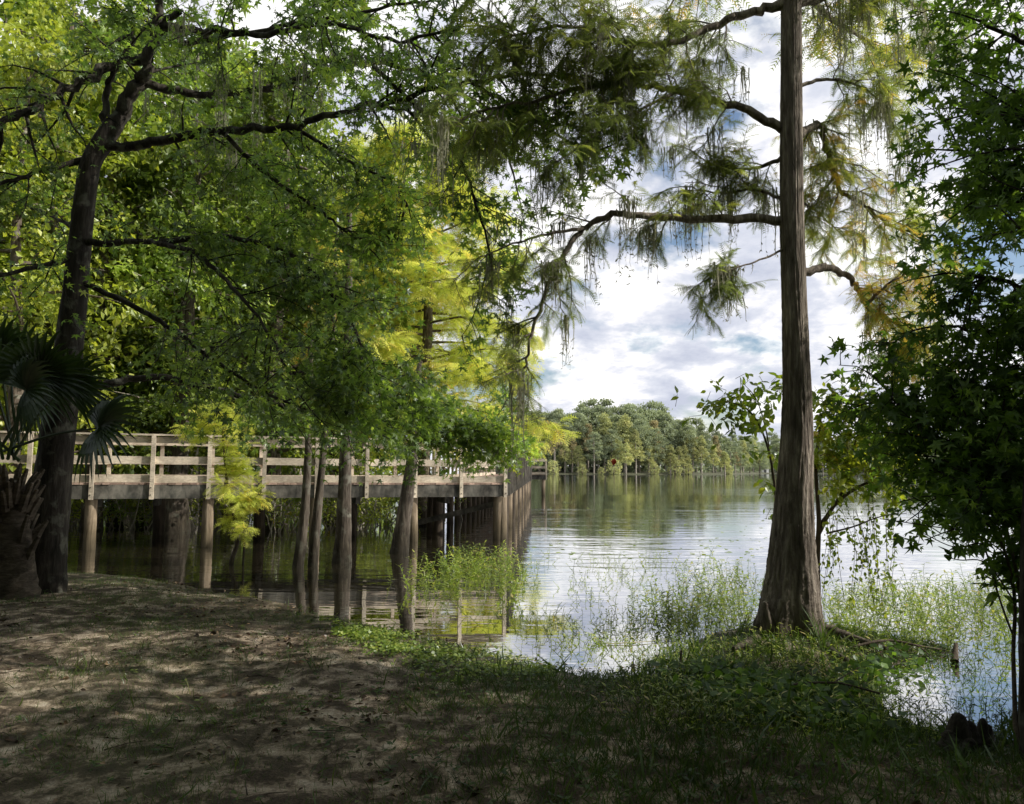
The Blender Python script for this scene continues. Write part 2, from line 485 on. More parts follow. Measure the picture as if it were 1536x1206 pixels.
def sdist(x, y):
    x = np.asarray(x, float); y = np.asarray(y, float)
    pts = np.stack([x.ravel(), y.ravel()], -1)
    A = POLY; B = np.roll(POLY, -1, 0)
    dmin = np.full(len(pts), 1e9); inside = np.zeros(len(pts), bool)
    for a, b in zip(A, B):
        ab = b - a; t = np.clip(((pts - a) @ ab) / (ab @ ab + 1e-12), 0, 1)
        q = a + t[:, None] * ab
        dmin = np.minimum(dmin, np.hypot(*(pts - q).T))
        c = ((a[1] > pts[:, 1]) != (b[1] > pts[:, 1]))
        xi = (b[0] - a[0]) * (pts[:, 1] - a[1]) / (b[1] - a[1] + 1e-12) + a[0]
        inside ^= c & (pts[:, 0] < xi)
    return np.where(inside, dmin, -dmin).reshape(x.shape)


_rg = np.random.default_rng(5)
_wv = [(_rg.normal(size=2) * s, _rg.uniform(0, 6.28), a) for s, a in [(1.0, .018)] * 5 + [(2.5, .010)] * 6 + [(7, .005)] * 8]
CB = G(1190, 950, -.05)


def hgt(x, y):
    x = np.asarray(x, float); y = np.asarray(y, float)
    sd = sdist(x, y)
    h = np.where(sd > 0, WATER + .10 * (1 - np.exp(-np.abs(sd) / 1.6)) + .012 * np.clip(sd, 0, 12), WATER - .35 * (1 - np.exp(-np.abs(sd) / 2.5)) - .012 * np.clip(-sd, 0, 60))
    w = sum(a * np.sin(k[0] * x + k[1] * y + p) for k, p, a in _wv)
    amp = np.clip(sd * .6 + .25, .2, .8)
    h = h + w * amp + np.where(sd > .1, _rg.normal(size=x.shape) * .004, 0)
    h = h + .04 * np.exp(-((x - CB[0]) ** 2 + (y - CB[1]) ** 2) / .5)
    mb = G(1330, 985, 0)
    h = h + .0 * np.exp(-(((x - mb[0]) / .9) ** 2 + ((y - mb[1]) / .35) ** 2))
    return h


def hz(x, y): return float(hgt(np.array([x]), np.array([y]))[0])


def ground_obj():
    xs = np.concatenate([np.linspace(-2500, -30, 14), np.linspace(-24, -11, 40), np.arange(-10.9, 9, .09), np.linspace(9.2, 30, 40), np.linspace(40, 2500, 14)])
    ys = np.concatenate([np.linspace(-300, -6, 8), np.linspace(-4, 2.4, 16), np.arange(2.5, 15, .08), np.linspace(15.2, 40, 60), np.linspace(46, 3000, 24)])
    X, Y = np.meshgrid(xs, ys)
    H = hgt(X, Y)
    far = np.hypot(X, Y) > 120
    H = np.where(far, -1.2, H)
    mb = MB(); nx = len(xs); ny = len(ys)
    i = np.arange(ny - 1)[:, None] * nx + np.arange(nx - 1)[None, :]
    mb.add(np.stack([X, Y, H], -1).reshape(-1, 3), np.stack([i, i + 1, i + nx + 1, i + nx], -1).reshape(-1, 4))
    m, nt, out = new_mat('shore_mud')
    v = world_pos(nt)
    n1 = noise(nt, v, 1.1, 5, .6); n2 = noise(nt, v, 4.2, 7, .68); n3 = noise(nt, v, 60, 3, .7); n4 = noise(nt, v, .55, 3)
    c1 = ramp(nt, [(.28, (.032, .024, .016)), (.47, (.092, .070, .048)), (.55, (.30, .24, .175)), (.67, (.56, .485, .385))]); nt.links.new(n2, c1.inputs['Fac'])
    c2 = ramp(nt, [(.35, .7), (.65, 1.2)]); nt.links.new(n1, c2.inputs['Fac'])
    col = mixc(nt, 1.0, c1.outputs['Color'], c2.outputs['Color'], 'MULTIPLY')
    c3 = ramp(nt, [(.36, .62), (.6, 1.18)]); nt.links.new(n3, c3.inputs['Fac'])
    col = mixc(nt, 1.0, col, c3.outputs['Color'], 'MULTIPLY')
    gm = ramp(nt, [(.48, 0), (.62, .75)]); nt.links.new(n4, gm.inputs['Fac'])
    gm2 = math_n(nt, 'MULTIPLY', gm.outputs['Color'], .35); col = mixc(nt, gm2, col, (.07, .085, .035))
    sep = N(nt, 'ShaderNodeSeparateXYZ'); nt.links.new(v, sep.inputs[0])
    wet = N(nt, 'ShaderNodeMapRange'); wet.inputs['From Min'].default_value = -.16; wet.inputs['From Max'].default_value = -.06
    nt.links.new(sep.outputs['Z'], wet.inputs['Value'])
    dk = ramp(nt, [(0, .35), (1, 1.0)]); nt.links.new(wet.outputs[0], dk.inputs['Fac'])
    col = mixc(nt, 1.0, col, dk.outputs['Color'], 'MULTIPLY')
    b = N(nt, 'ShaderNodeBsdfPrincipled'); nt.links.new(col, b.inputs['Base Color'])
    rr = ramp(nt, [(0, .45), (1, .95)]); nt.links.new(wet.outputs[0], rr.inputs['Fac']); nt.links.new(rr.outputs['Color'], b.inputs['Roughness'])
    b.inputs['Specular IOR Level'].default_value = .25
    ad = math_n(nt, 'ADD', math_n(nt, 'MULTIPLY', n2, .7), math_n(nt, 'MULTIPLY', n3, .4))
    bp = N(nt, 'ShaderNodeBump'); bp.inputs['Strength'].default_value = .7; bp.inputs['Distance'].default_value = .05
    nt.links.new(ad, bp.inputs['Height']); nt.links.new(bp.outputs[0], b.inputs['Normal'])
    nt.links.new(b.outputs[0], out.inputs['Surface'])
    o = mb.build('ground', m, smooth=True); tag(o, 'brown muddy lake bank with short weeds and wet shoreline', None, None, 'structure')


def water_obj():
    mb = MB()
    mb.add([(-3000, 3, WATER), (3000, 3, WATER), (3000, 3200, WATER), (-3000, 3200, WATER)], [(0, 1, 2, 3)])
    m, nt, out = new_mat('lake_water')
    v = world_pos(nt)
    mp = world_pos(nt, (.25, 1.0, 1))
    a = noise(nt, mp, 1.6, 3, .5, .4)
    mp2 = world_pos(nt, (.6, 1.4, 1)); b_ = noise(nt, mp2, 6, 2, .5)
    mp3 = world_pos(nt, (.012, .11, 1)); mk = noise(nt, mp3, 1.0, 3, .55, .6)
    msk = ramp(nt, [(.46, .26), (.60, 1.0)]); nt.links.new(mk, msk.inputs['Fac'])
    hgt_ = math_n(nt, 'ADD', a, math_n(nt, 'MULTIPLY', b_, .12))
    bp = N(nt, 'ShaderNodeBump'); bp.inputs['Distance'].default_value = .018
    nt.links.new(msk.outputs['Color'], bp.inputs['Strength']); nt.links.new(hgt_, bp.inputs['Height'])
    d = N(nt, 'ShaderNodeBsdfDiffuse'); d.inputs['Color'].default_value = (.028, .024, .014, 1)
    g = N(nt, 'ShaderNodeBsdfGlossy'); g.inputs['Roughness'].default_value = .02; g.inputs['Color'].default_value = (.95, .96, .98, 1)
    nt.links.new(bp.outputs[0], g.inputs['Normal'])
    lw = N(nt, 'ShaderNodeLayerWeight'); lw.inputs['Blend'].default_value = .5
    fac = math_n(nt, 'POWER', lw.outputs['Facing'], 1.6)
    mx = N(nt, 'ShaderNodeMixShader'); nt.links.new(fac, mx.inputs[0])
    nt.links.new(d.outputs[0], mx.inputs[1]); nt.links.new(g.outputs[0], mx.inputs[2])
    nt.links.new(mx.outputs[0], out.inputs['Surface'])
    o = mb.build('lake_water', m); tag(o, 'calm lake water mirroring clouds and far trees', None, None, 'structure')


ground_obj(); water_obj()

# ------------------------------------------------------------------ boardwalk
DECK = EYE - .36


def boardwalk():
    rng = np.random.default_rng(11)
    A = G(137, 0, DECK) if False else None
    a0 = P(137, 722, 16.6); c0 = P(757, 727, 19.8)
    A2 = np.array([a0[0], a0[1]]); C2 = np.array([c0[0], c0[1]])
    L8 = np.linalg.norm(C2 - A2); d1 = (C2 - A2) / L8; n1 = np.array([-d1[1], d1[0]]); st = L8 / 8
    root = empty('boardwalk', (C2[0], C2[1], WATER), 'weathered wooden boardwalk on round piles with slatted railings over the water', 'boardwalk')
    off = np.array([C2[0], C2[1], WATER])
    W1 = 2.35
    d2 = nrm(np.array([.046, 1.0])); n2 = np.array([-d2[1], d2[0]]); W2 = 2.3

    def v3(p, z): return np.array([p[0], p[1], z])

    def B(mb, name, mat, par=root): return shift(mb, off).build(name, mat, par)
    bev = []
    I0 = -4
    # decks
    def deck(o, d, n, L, W, s0=0.0):
        mb = MB(); k = int((L - s0) / .145)
        for i in range(k):
            p = o + d * (s0 + (i + .5) * .145) + n * (W / 2)
            z = DECK - .02 + rng.normal() * .002
            mb.box(v3(p, z), v3(d, 0) * .069, v3(n, 0) * (W / 2 + .03 + rng.uniform(-.015, .015)), (0, 0, .02), rng.uniform())
        return B(mb, 'deck', M['deck'])
    o1 = A2 + d1 * st * I0
    deck(o1, d1, n1, st * (8 - I0) , W1)
    LP = 33.0
    o2 = C2 + n1 * .0
    deck(C2, d2, n2, LP, W2, 1.7)
    # beams
    def fascia(o, d, L, h=.30, w=.05):
        mb = MB(); n = int(round(L / (st * 2))) or 1
        for i in range(n):
            p = o + d * (L * i / n + .004); q = o + d * (L * (i + 1) / n - .004)
            mb.beam(v3(p, DECK - .045 - h / 2), v3(q, DECK - .045 - h / 2), w, h, rnd=rng.uniform())
        return B(mb, 'fascia_board', M['fascia'])
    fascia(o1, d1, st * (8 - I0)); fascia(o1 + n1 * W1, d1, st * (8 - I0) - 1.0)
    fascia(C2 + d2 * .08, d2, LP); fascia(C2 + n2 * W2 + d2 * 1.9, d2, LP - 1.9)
    mb = MB()
    for o, d, n, L, W in ((o1, d1, n1, st * 12, W1), (C2 + d2 * 1.6, d2, n2, LP - 1.6, W2)):
        for f in (.25, .5, .75):
            mb.beam(v3(o + n * W * f + d * .1, DECK - .19), v3(o + n * W * f + d * (L - .1), DECK - .19), .05, .26)
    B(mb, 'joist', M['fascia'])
    # railing runs
    def railing(o, d, n, L, k, jut, small=False, wm=None):
        wm = wm or M['wood']
        s = L / k
        tp = MB(); md = MB(); lo = MB(); cp = MB()
        for i in range(k + 1):
            p = o + d * s * i - n * .045
            mb = MB(); zt = DECK + 1.04; zb = DECK - .36
            w = .043 if not small else .04
            jx = rng.normal() * .006
            mb.box(v3(p + d * jx, (zt + zb) / 2), v3(d, 0) * w, v3(n, 0) * w, (0, 0, (zt - zb) / 2), rng.uniform(.3, 1))
            po = B(mb, 'rail_post', wm)
            if not small and i % 1 == 0:
                for zz in (-.10, -.26):
                    bm_ = MB(); c = v3(p - n * w, DECK + zz)
                    bm_.tube([c + v3(n, 0) * .01, c - v3(n, 0) * .012], .014, 6)
                    shift(bm_, off).build('bolt', M['fascia'], po)
            if i < k:
                a = o + d * (s * i + .0) + n * .02; b = o + d * (s * (i + 1) - .004) + n * .02
                for mbx, zc, h in ((tp, .955, .14), (md, .50, .165), (lo, .085, .155)):
                    jz = rng.normal() * .006
                    mbx.beam(v3(a, DECK + zc + jz), v3(b, DECK + zc + jz + rng.normal() * .004), .038, h, rnd=rng.uniform(.2, 1))
                a2 = o + d * s * i; b2 = o + d * (s * (i + 1) - .004)
                cp.beam(v3(a2, DECK + 1.06), v3(b2, DECK + 1.06), .16, .038, rnd=rng.uniform(.3, 1))
        B(tp, 'upper_rail', wm); B(md, 'middle_rail', wm); B(lo, 'kick_board', wm); B(cp, 'cap_rail', wm)
    railing(o1, d1, n1, st * 12, 12, 0)
    railing(o1 + n1 * W1, d1, -n1, st * 11, 11, 0)
    railing(C2 + d2 * st, d2, n2, st * 26, 26, 0, True, M['wood_dim'])
    railing(C2 + n2 * W2 + d2 * 2.2, d2, -n2, st * 24, 24, 0, True)
    # piles with caps
    def pile(p, r=.125, top=DECK - .36, mt=None):
        mb = MB(); k = 9
        zs = np.linspace(WATER - .9, top, k)
        jx = rng.normal(size=2) * .02
        pts = np.stack([p[0] + np.linspace(jx[0], 0, k), p[1] + np.linspace(jx[1], 0, k), zs], -1)
        mb.tube(pts, np.linspace(r * 1.08, r * .97, k), 14, rng, .02)
        shift(mb, off).build('pile', mt or M['pile'], root, True)
    def pcap(p, q):
        mb = MB(); mb.beam(v3(p, DECK - .45), v3(q, DECK - .45), .12, .22)
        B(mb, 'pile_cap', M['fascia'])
    for i in range(-3, 5):
        p = o1 + d1 * st * (2 * i + 4 - 0) + n1 * .16
        if i < -2: continue
        q = o1 + d1 * st * (2 * i + 4 - 1) + n1 * (W1 - .12)
        pile(p); pile(q, .14, mt=M['pile_shaded']); pcap(p + d1 * .0 - n1 * .05, p + n1 * 1.0); pcap(q - n1 * 1.0, q + n1 * .1)
    pile(C2 + n1 * .16 - d1 * .12)
    for i in range(1, 16):
        p = C2 + d2 * (2 * st * i * .9) + n2 * .1; q = C2 + d2 * (2 * st * i * .9) + n2 * (W2 - .1)
        pile(p, .12, DECK - .35, M['pile_shaded'] if i % 2 else None)
        if i > 0: pile(q, .12, DECK - .35, M['pile_shaded'])
    # end platform, wider to the right
    e = C2 + d2 * LP
    deck(e - n2 * 1.0, d2, n2, 5.0, W2 + 1.2)
    fascia(e - n2 * 1.0, d2, 5.0); fascia(e - n2 * 1.0, n2, 1.0)
    railing(e - n2 * 1.0, n2, -d2, 1.0, 1, 0, True); railing(e - n2 * 1.0, d2, n2, 4.8, 4, 0, True)
    for i in range(3): pile(e - n2 * .85 + d2 * (2.2 * i + .15), .12, DECK - .35)
    # diagonal brace visible below the corner
    mb = MB(); mb.beam(v3(C2 + n1 * .3 - d1 * .2, DECK - .55), v3(C2 - d1 * 2.2 + n1 * 1.9, WATER + .25), .04, .14)
    B(mb, 'brace', M['fascia'])


boardwalk()

# ------------------------------------------------------------------ trees
def limb(tree, off, px, r0, r1, rng, leafmat, barkmat, sec, twg, leaf, style, mossn=0, mossL=.6, rr=(0, 1), world=None, droop=.12, bias=(0, 0, 0), t0=.15, n=6, tmpl=None, secL=1.0, twL=.5, size=.12, sides=7):
    """one limb part with its foliage and moss sub-parts. px: (x, y, Y) picture points with depth"""
    pts = np.array(world) if world is not None else np.array([P(*p) for p in px])
    path = cat(pts, n); path[1:-1] += rng.normal(size=(len(path) - 2, 3)) * r0 * .25
    wood = MB(); rad = r0 + (r1 - r0) * np.linspace(0, 1, len(path)) ** .85
    wood.tube(path, rad, sides, rng, .07)
    L = Leaves(); tw_all = []
    secs = sub(path, sec, secL, rng, t0, 1.0, .55, 1.0, bias, droop, .16) + [branch_path(path[-1], path[-1] - path[-3], secL * .8, rng, 5, droop)]
    for s in secs:
        wood.tube(s, np.linspace(max(r1 * .9, .006) if r0 > .03 else r1, .003, len(s)), 4, cap=False)
        tws = sub(s, twg, twL, rng, .1, 1.0, .6, 1.0, (0, 0, -.05 if style == 'star' else -.10), droop * .8, .18, 4)
        tws.append(s)
        for t in tws:
            wood.tube(t, np.linspace(.005, .002, len(t)), 3, cap=False)
            if style == 'frond': L.fronds(t, leaf, rng, size, r=rr)
            else: L.on(t, leaf, rng, size, r=rr)
            tw_all.append(t)
    o = shift(wood, off).build('limb', barkmat, tree, True)
    fm = MB(); L.put(fm, tmpl if tmpl is not None else (FR if style == 'frond' else STAR))
    shift(fm, off).build('foliage', leafmat, o)
    if mossn:
        for i in range(mossn):
            mm = MB()
            t = tw_all[rng.integers(len(tw_all))]; a = t[rng.integers(len(t))]
            moss(mm, a, mossL * (.25 + 1.1 * rng.uniform(0, 1) ** 2), rng, int(rng.integers(8, 18)))
            shift(mm, off).build('spanish_moss', M['moss'], o)
    return L.count()


def main_cypress():
    rng = np.random.default_rng(21)
    Y0 = 8.3
    base = P(1190, 950, Y0); off = np.array([base[0], base[1], hz(base[0], base[1]) - .05])
    t = empty('bald_cypress', off, 'tall bald cypress with flared base standing at the water edge draped in grey moss', 'tree')
    px = [(1187, 975, 130), (1187, 950, 102), (1187, 925, 90), (1188, 890, 80), (1189, 850, 70), (1190, 800, 61), (1192, 740, 53), (1195, 670, 47), (1196, 600, 42), (1194, 540, 39), (1191, 440, 36), (1188, 340, 35), (1187, 200, 33), (1187, 60, 31), (1186, -120, 29), (1185, -380, 24), (1186, -700, 17), (1187, -1000, 8)]
    pts = np.array([P(x, y, Y0) for x, y, w in px]); wid = np.array([w for *_, w in px])
    dist = np.linalg.norm(pts - ORG, axis=1); rad = wid / 2 / F * Y0
    path = cat(pts, 7); s = np.linspace(0, 1, len(path)); rr = np.interp(s, np.linspace(0, 1, len(rad)), rad)
    def fl(u, th):
        k = np.exp(-u * 11)
        o = 1 + k * (.20 * np.cos(5 * th + .6) + .10 * np.cos(9 * th + 2)) + .025 * np.cos(3 * th + u * 9) + .02 * np.cos(7 * th + u * 6)
        for q, am, ph in ((13, .016, 14), (19, .018, -17), (27, .020, 23), (37, .018, -31)):
            o = o + am * np.cos(q * th + ph * u + 1.5 * np.sin(u * 40 + q)) * (.6 + .4 * np.sin(u * 61 + q + 3 * th))
        return o
    path = cat(pts, 16); rr = np.interp(np.linspace(0, 1, len(path)), np.linspace(0, 1, len(rad)), rad)
    mb = MB(); mb.tube(path, rr, 120, rng, .010, fl)
    # side stub at base
    mb.tube([P(1160, 955, Y0 - .15), P(1150, 925, Y0 - .2), P(1148, 903, Y0 - .2)], [.12, .07, .035], 8, rng, .08)
    shift(mb, off).build('trunk', M['bark_cypress'], t, True)
    mb = MB()   # roots
    for a, b in (((1235, 945), (1330, 968)), ((1215, 955), (1270, 985)), ((1150, 952), (1100, 968))):
        p0 = P(*a, Y0); p1 = G(*b, -.03)
        q = np.array([p0, (p0 + p1) / 2 + [0, 0, -.02], p1 + [0, 0, -.03]]); mb.tube(cat(q), np.linspace(.08, .02, 13), 7, rng, .1)
    shift(mb, off).build('root', M['bark_cypress'], t, True)
    LB = dict(leafmat=M['cypress'], barkmat=M['bark_cypress'], style='frond')  # rr tones shade-side limbs darker and sunward limbs yellower, some with rust
    Y = Y0
    def lim(px, r0, r1, sec, twg, leaf, **k):
        if px is not None and px[-1][0] > 1230 and px[0][0] < 1230: px = [(x, y, d + .6 * min(1, i / 3)) for i, (x, y, d) in enumerate(px)]
        return limb(t, off, px, r0, r1, rng, sec=sec, twg=twg, leaf=leaf, **{**LB, **k})
    c = 0
    c += lim([(1180, 330, Y), (1100, 328, Y), (1020, 329, Y), (960, 322, Y - .1), (912, 325, Y - .2), (868, 348, Y - .2), (840, 392, Y - .3), (815, 445, Y - .3), (795, 510, Y - .3), (786, 565, Y - .3)], .055, .012, 24, 4, 12, secL=.5, twL=.3, size=.14, mossn=21, mossL=0.74, droop=0.12, rr=(0, .7))
    c += lim([(880, 342, Y - .2), (820, 352, Y - .4), (770, 366, Y - .5), (720, 385, Y - .6)], .02, .006, 8, 3, 11, secL=.5, twL=.3, size=.13, mossn=4, mossL=0.68, droop=0.14, rr=(0, .6))
    c += lim([(1180, 195, Y), (1130, 171, Y), (1070, 150, Y), (1010, 136, Y), (950, 126, Y), (880, 132, Y - .3), (800, 150, Y - .5), (720, 168, Y - .6)], .055, .012, 42, 5, 13, secL=.75, twL=.38, size=.15, mossn=25, mossL=0.94, droop=0.10, rr=(0, .7))
    c += lim([(1010, 140, Y), (960, 165, Y - .4), (900, 198, Y - .6), (840, 240, Y - .7)], .02, .006, 13, 4, 14, secL=.45, twL=.3, size=.13, mossn=4, mossL=0.68, droop=0.11, rr=(0, .6))
    c += lim([(1180, 8, Y), (1120, 18, Y), (1070, 38, Y), (1000, 66, Y - .2), (930, 62, Y - .3), (850, 40, Y - .4), (760, 55, Y - .5)], .06, .012, 42, 5, 13, secL=.75, twL=.38, size=.15, mossn=25, mossL=0.94, droop=0.11, rr=(0, .65))
    c += lim([(1194, 204, Y), (1216, 190, Y), (1234, 192, Y), (1238, 222, Y), (1250, 256, Y - .1), (1260, 286, Y - .1), (1292, 306, Y - .1), (1325, 332, Y - .1), (1372, 352, Y - .1)], .05, .012, 29, 5, 13, secL=.6, twL=.33, size=.14, mossn=12, mossL=0.68, droop=0.10, rr=(.25, 1))
    c += lim([(1203, 407, Y), (1240, 402, Y), (1265, 410, Y), (1286, 432, Y), (1302, 460, Y - .1), (1340, 482, Y - .1), (1372, 500, Y - .1), (1395, 540, Y - .1)], .05, .012, 21, 5, 14, secL=.5, twL=.3, size=.14, mossn=10, mossL=0.68, droop=0.12, rr=(.35, 1), t0=.45)
    c += lim([(1300, 455, Y - .1), (1340, 420, Y - .2), (1390, 400, Y - .2)], .02, .006, 10, 4, 14, secL=.4, twL=.3, size=.13, droop=0.11, rr=(.75, 1), t0=.1)
    c += lim([(1192, 8, Y), (1240, -2, Y), (1285, -18, Y), (1340, -8, Y), (1400, 20, Y)], .05, .012, 18, 4, 14, secL=.6, twL=.35, size=.14, mossn=19, mossL=1.15, droop=0.14, rr=(0, .8))
    c += lim([(1182, 235, Y), (1150, 246, Y + .2), (1120, 254, Y + .4), (1085, 252, Y + .5), (1050, 236, Y + .6)], .028, .008, 14, 4, 12, secL=.5, twL=.32, size=.14, mossn=9, mossL=0.68, droop=0.09, rr=(.1, .8))
    c += lim([(1180, 300, Y), (1130, 285, Y + .3), (1080, 290, Y + .5), (1030, 280, Y + .6)], .022, .008, 11, 4, 11, secL=.5, twL=.32, size=.14, mossn=10, mossL=0.68, droop=0.09, rr=(.1, .75))
    c += lim([(1180, 372, Y), (1140, 390, Y - .2), (1095, 405, Y - .3), (1050, 425, Y - .3)], .014, .005, 10, 4, 14, secL=.3, twL=.25, size=.13, mossn=6, mossL=0.47, droop=0.14, rr=(0, .5), t0=.5)
    c += lim([(1195, 130, Y), (1240, 120, Y - .1), (1290, 130, Y - .2), (1330, 160, Y - .2)], .025, .008, 13, 4, 14, secL=.45, twL=.3, size=.14, mossn=10, mossL=0.94, droop=0.11, rr=(.1, .8), t0=.35)
    c += lim([(1195, 300, Y), (1215, 310, Y + .2), (1240, 330, Y + .4), (1275, 365, Y + .4)], .016, .006, 13, 4, 14, secL=.35, twL=.3, size=.13, droop=0.08, rr=(.4, .95), t0=.2)
    for i in range(15):     # upper crown, above the picture
        z = 7.3 + i * .45; ang = i * 2.4 + .8; L = (4.1 - i * .24) * rng.uniform(.8, 1.1)
        p0 = np.array([base[0], base[1], z]); d = np.array([math.cos(ang), math.sin(ang), .12])
        lim(None, .05, .012, 18, 4, 9, world=[p0, p0 + d * L * .4, p0 + d * L * .75 + [0, 0, .05], p0 + d * L], secL=.9, twL=.5, size=.2, droop=0.07, tmpl=FR5, sides=5)
    print('cypress fronds', c)


main_cypress()


def left_gum():
    rng = np.random.default_rng(33)
    Y = 10.6
    base = P(72, 885, Y); off = np.array([base[0], base[1], hz(base[0], base[1]) - .03])
    t = empty('sweetgum_tree', off, 'large dark leaning sweetgum beside the palm with long limbs reaching right over the boardwalk', 'tree')
    px = [(62, 905, 78), (66, 880, 64), (70, 820, 56), (78, 730, 52), (88, 640, 47), (99, 550, 41), (110, 460, 36), (120, 360, 32), (128, 290, 30), (136, 245, 29), (155, 212, 30), (172, 186, 28)]
    pts = np.array([P(x, y, Y) for x, y, w in px]); rad = np.array([w for *_, w in px]) / 2 / F * Y
    path = cat(pts, 6); rr = np.interp(np.linspace(0, 1, len(path)), np.linspace(0, 1, len(rad)), rad)
    mb = MB(); mb.tube(path, rr, 26, rng, .02, lambda u, th: 1 + np.exp(-u * 9) * .12 * np.cos(4 * th + 1) + .025 * np.cos(3 * th + 5 * u))
    shift(mb, off).build('trunk', M['bark_gum'], t, True)
    LB = dict(leafmat=M['sweetgum'], barkmat=M['bark_gum'], style='star')
    c = 0
    def lim(px, r0, r1, sec, twg, leaf, **k):
        return limb(t, off, px, r0, r1, rng, sec=sec, twg=twg, leaf=leaf, **{**dict(secL=1.1, twL=.45, size=.125, droop=.1), **LB, **k})
    c += lim([(172, 186, Y), (200, 135, Y), (224, 92, Y - .1), (238, 0, Y - .2), (250, -140, Y - .3), (262, -330, Y - .2)], .12, .03, 22, 5, 9)
    c += lim([(160, 195, Y), (158, 140, Y), (172, 102, Y), (200, 50, Y + .3), (190, -60, Y + .5)], .06, .02, 10, 4, 8)
    c += lim([(225, 88, Y), (185, 95, Y), (120, 125, Y - .4), (52, 160, Y - .7), (-12, 192, Y - 1.0), (-100, 230, Y - 1.3)], .085, .03, 14, 5, 8)
    c += lim([(150, 224, Y), (200, 218, Y), (260, 205, Y - .2), (330, 196, Y - .4), (430, 190, Y - .8), (520, 165, Y - 1.2), (600, 150, Y - 1.6), (700, 125, Y - 2.0), (790, 110, Y - 2.2)], .08, .02, 34, 5, 9, mossn=16, mossL=.9)
    c += lim([(205, 128, Y), (300, 140, Y + .3), (400, 133, Y + .5), (480, 108, Y + .6), (560, 92, Y + .5), (660, 120, Y + .3), (740, 180, Y), (770, 260, Y)], .07, .015, 30, 5, 9, mossn=14, mossL=.9)
    c += lim([(232, 40, Y), (310, 46, Y - .5), (400, 50, Y - 1.0), (500, 35, Y - 1.4), (600, 62, Y - 1.6), (690, 40, Y - 1.8)], .06, .015, 28, 5, 9, mossn=14, mossL=.9)
    c += lim([(121, 366, Y), (220, 362, Y - .4), (290, 380, Y - .9), (340, 420, Y - 1.3), (395, 490, Y - 1.7), (440, 570, Y - 2.0)], .05, .012, 26, 5, 9)
    c += lim([(240, 362, Y - .5), (330, 355, Y - .7), (420, 375, Y - .8), (480, 420, Y - .9), (530, 490, Y - 1.0), (560, 560, Y - 1.0)], .045, .012, 40, 7, 13, secL=.85)
    c += lim([(115, 420, Y), (200, 460, Y), (262, 496, Y - .1), (330, 546, Y - .1), (400, 590, Y - .1), (470, 616, Y - .2), (545, 640, Y - .2)], .045, .012, 24, 5, 9)
    c += lim([(95, 580, Y), (150, 578, Y + .3), (215, 566, Y + .6), (290, 574, Y + .9), (370, 595, Y + 1.2), (450, 612, Y + 1.5), (560, 632, Y + 1.7), (660, 640, Y + 1.8), (735, 642, Y + 1.9)], .07, .012, 38, 6, 12, t0=.35, secL=.75)
    c += lim([(118, 385, Y), (60, 400, Y - .5), (0, 412, Y - .9), (-80, 420, Y - 1.2)], .045, .015, 12, 5, 8)
    c += lim([(130, 240, Y), (60, 256, Y - .3), (0, 275, Y - .6), (-90, 290, Y - .8)], .05, .015, 14, 5, 8)
    c += lim([(120, 350, Y), (70, 320, Y + .7), (10, 300, Y + 1.2), (-60, 290, Y + 1.6)], .03, .01, 10, 4, 8)
    c += lim([(560, 600, Y + 1.6), (640, 622, Y + 1.8), (690, 640, Y + 1.9), (730, 652, Y + 1.9), (765, 668, Y + 1.9)], .02, .006, 30, 6, 13, secL=.42, twL=.35, size=.13, rr=(.3, 1))  # rr drops the dark tones so this cluster looks sunlit
    c += lim([(440, 560, Y - .5), (520, 560, Y), (580, 585, Y + .5), (630, 605, Y + .8)], .025, .008, 28, 6, 13, secL=.6)
    # hanging branch tips against the sky
    c += lim([(560, 100, Y - 1.5), (640, 175, Y - 1.7), (690, 240, Y - 1.9), (715, 310, Y - 2.0), (735, 380, Y - 2.0), (722, 440, Y - 2.0)], .03, .008, 18, 5, 10, secL=.7, mossn=10, mossL=.7)
    c += lim([(700, 120, Y - 2), (770, 160, Y - 2.2), (840, 205, Y - 2.3), (890, 225, Y - 2.4), (925, 215, Y - 2.4)], .025, .008, 18, 5, 10, secL=.5, mossn=8, mossL=.8)
    c += lim([(330, 195, Y - .4), (400, 260, Y - .4), (470, 310, Y - .5), (510, 340, Y - .6), (550, 370, Y - .6)], .035, .01, 26, 6, 11, secL=.8)
    c += lim([(440, 190, Y - .8), (520, 240, Y - .6), (580, 270, Y - .6), (620, 320, Y - .7)], .03, .01, 20, 5, 9, secL=.6)
    for i in range(12):
        z = 7.6 + i * .5; ang = i * 2.4; L = 4.2 * rng.uniform(.7, 1.1)
        p0 = np.array([off[0] + 1.5, off[1] - .2, z]); d = np.array([math.cos(ang), math.sin(ang), .2])
        lim(None, .05, .015, 16, 4, 8, world=[p0, p0 + d * L * .4, p0 + d * L * .75, p0 + d * L], secL=1.2, size=.2, sides=5)
    print('gum leaves', c)


left_gum()


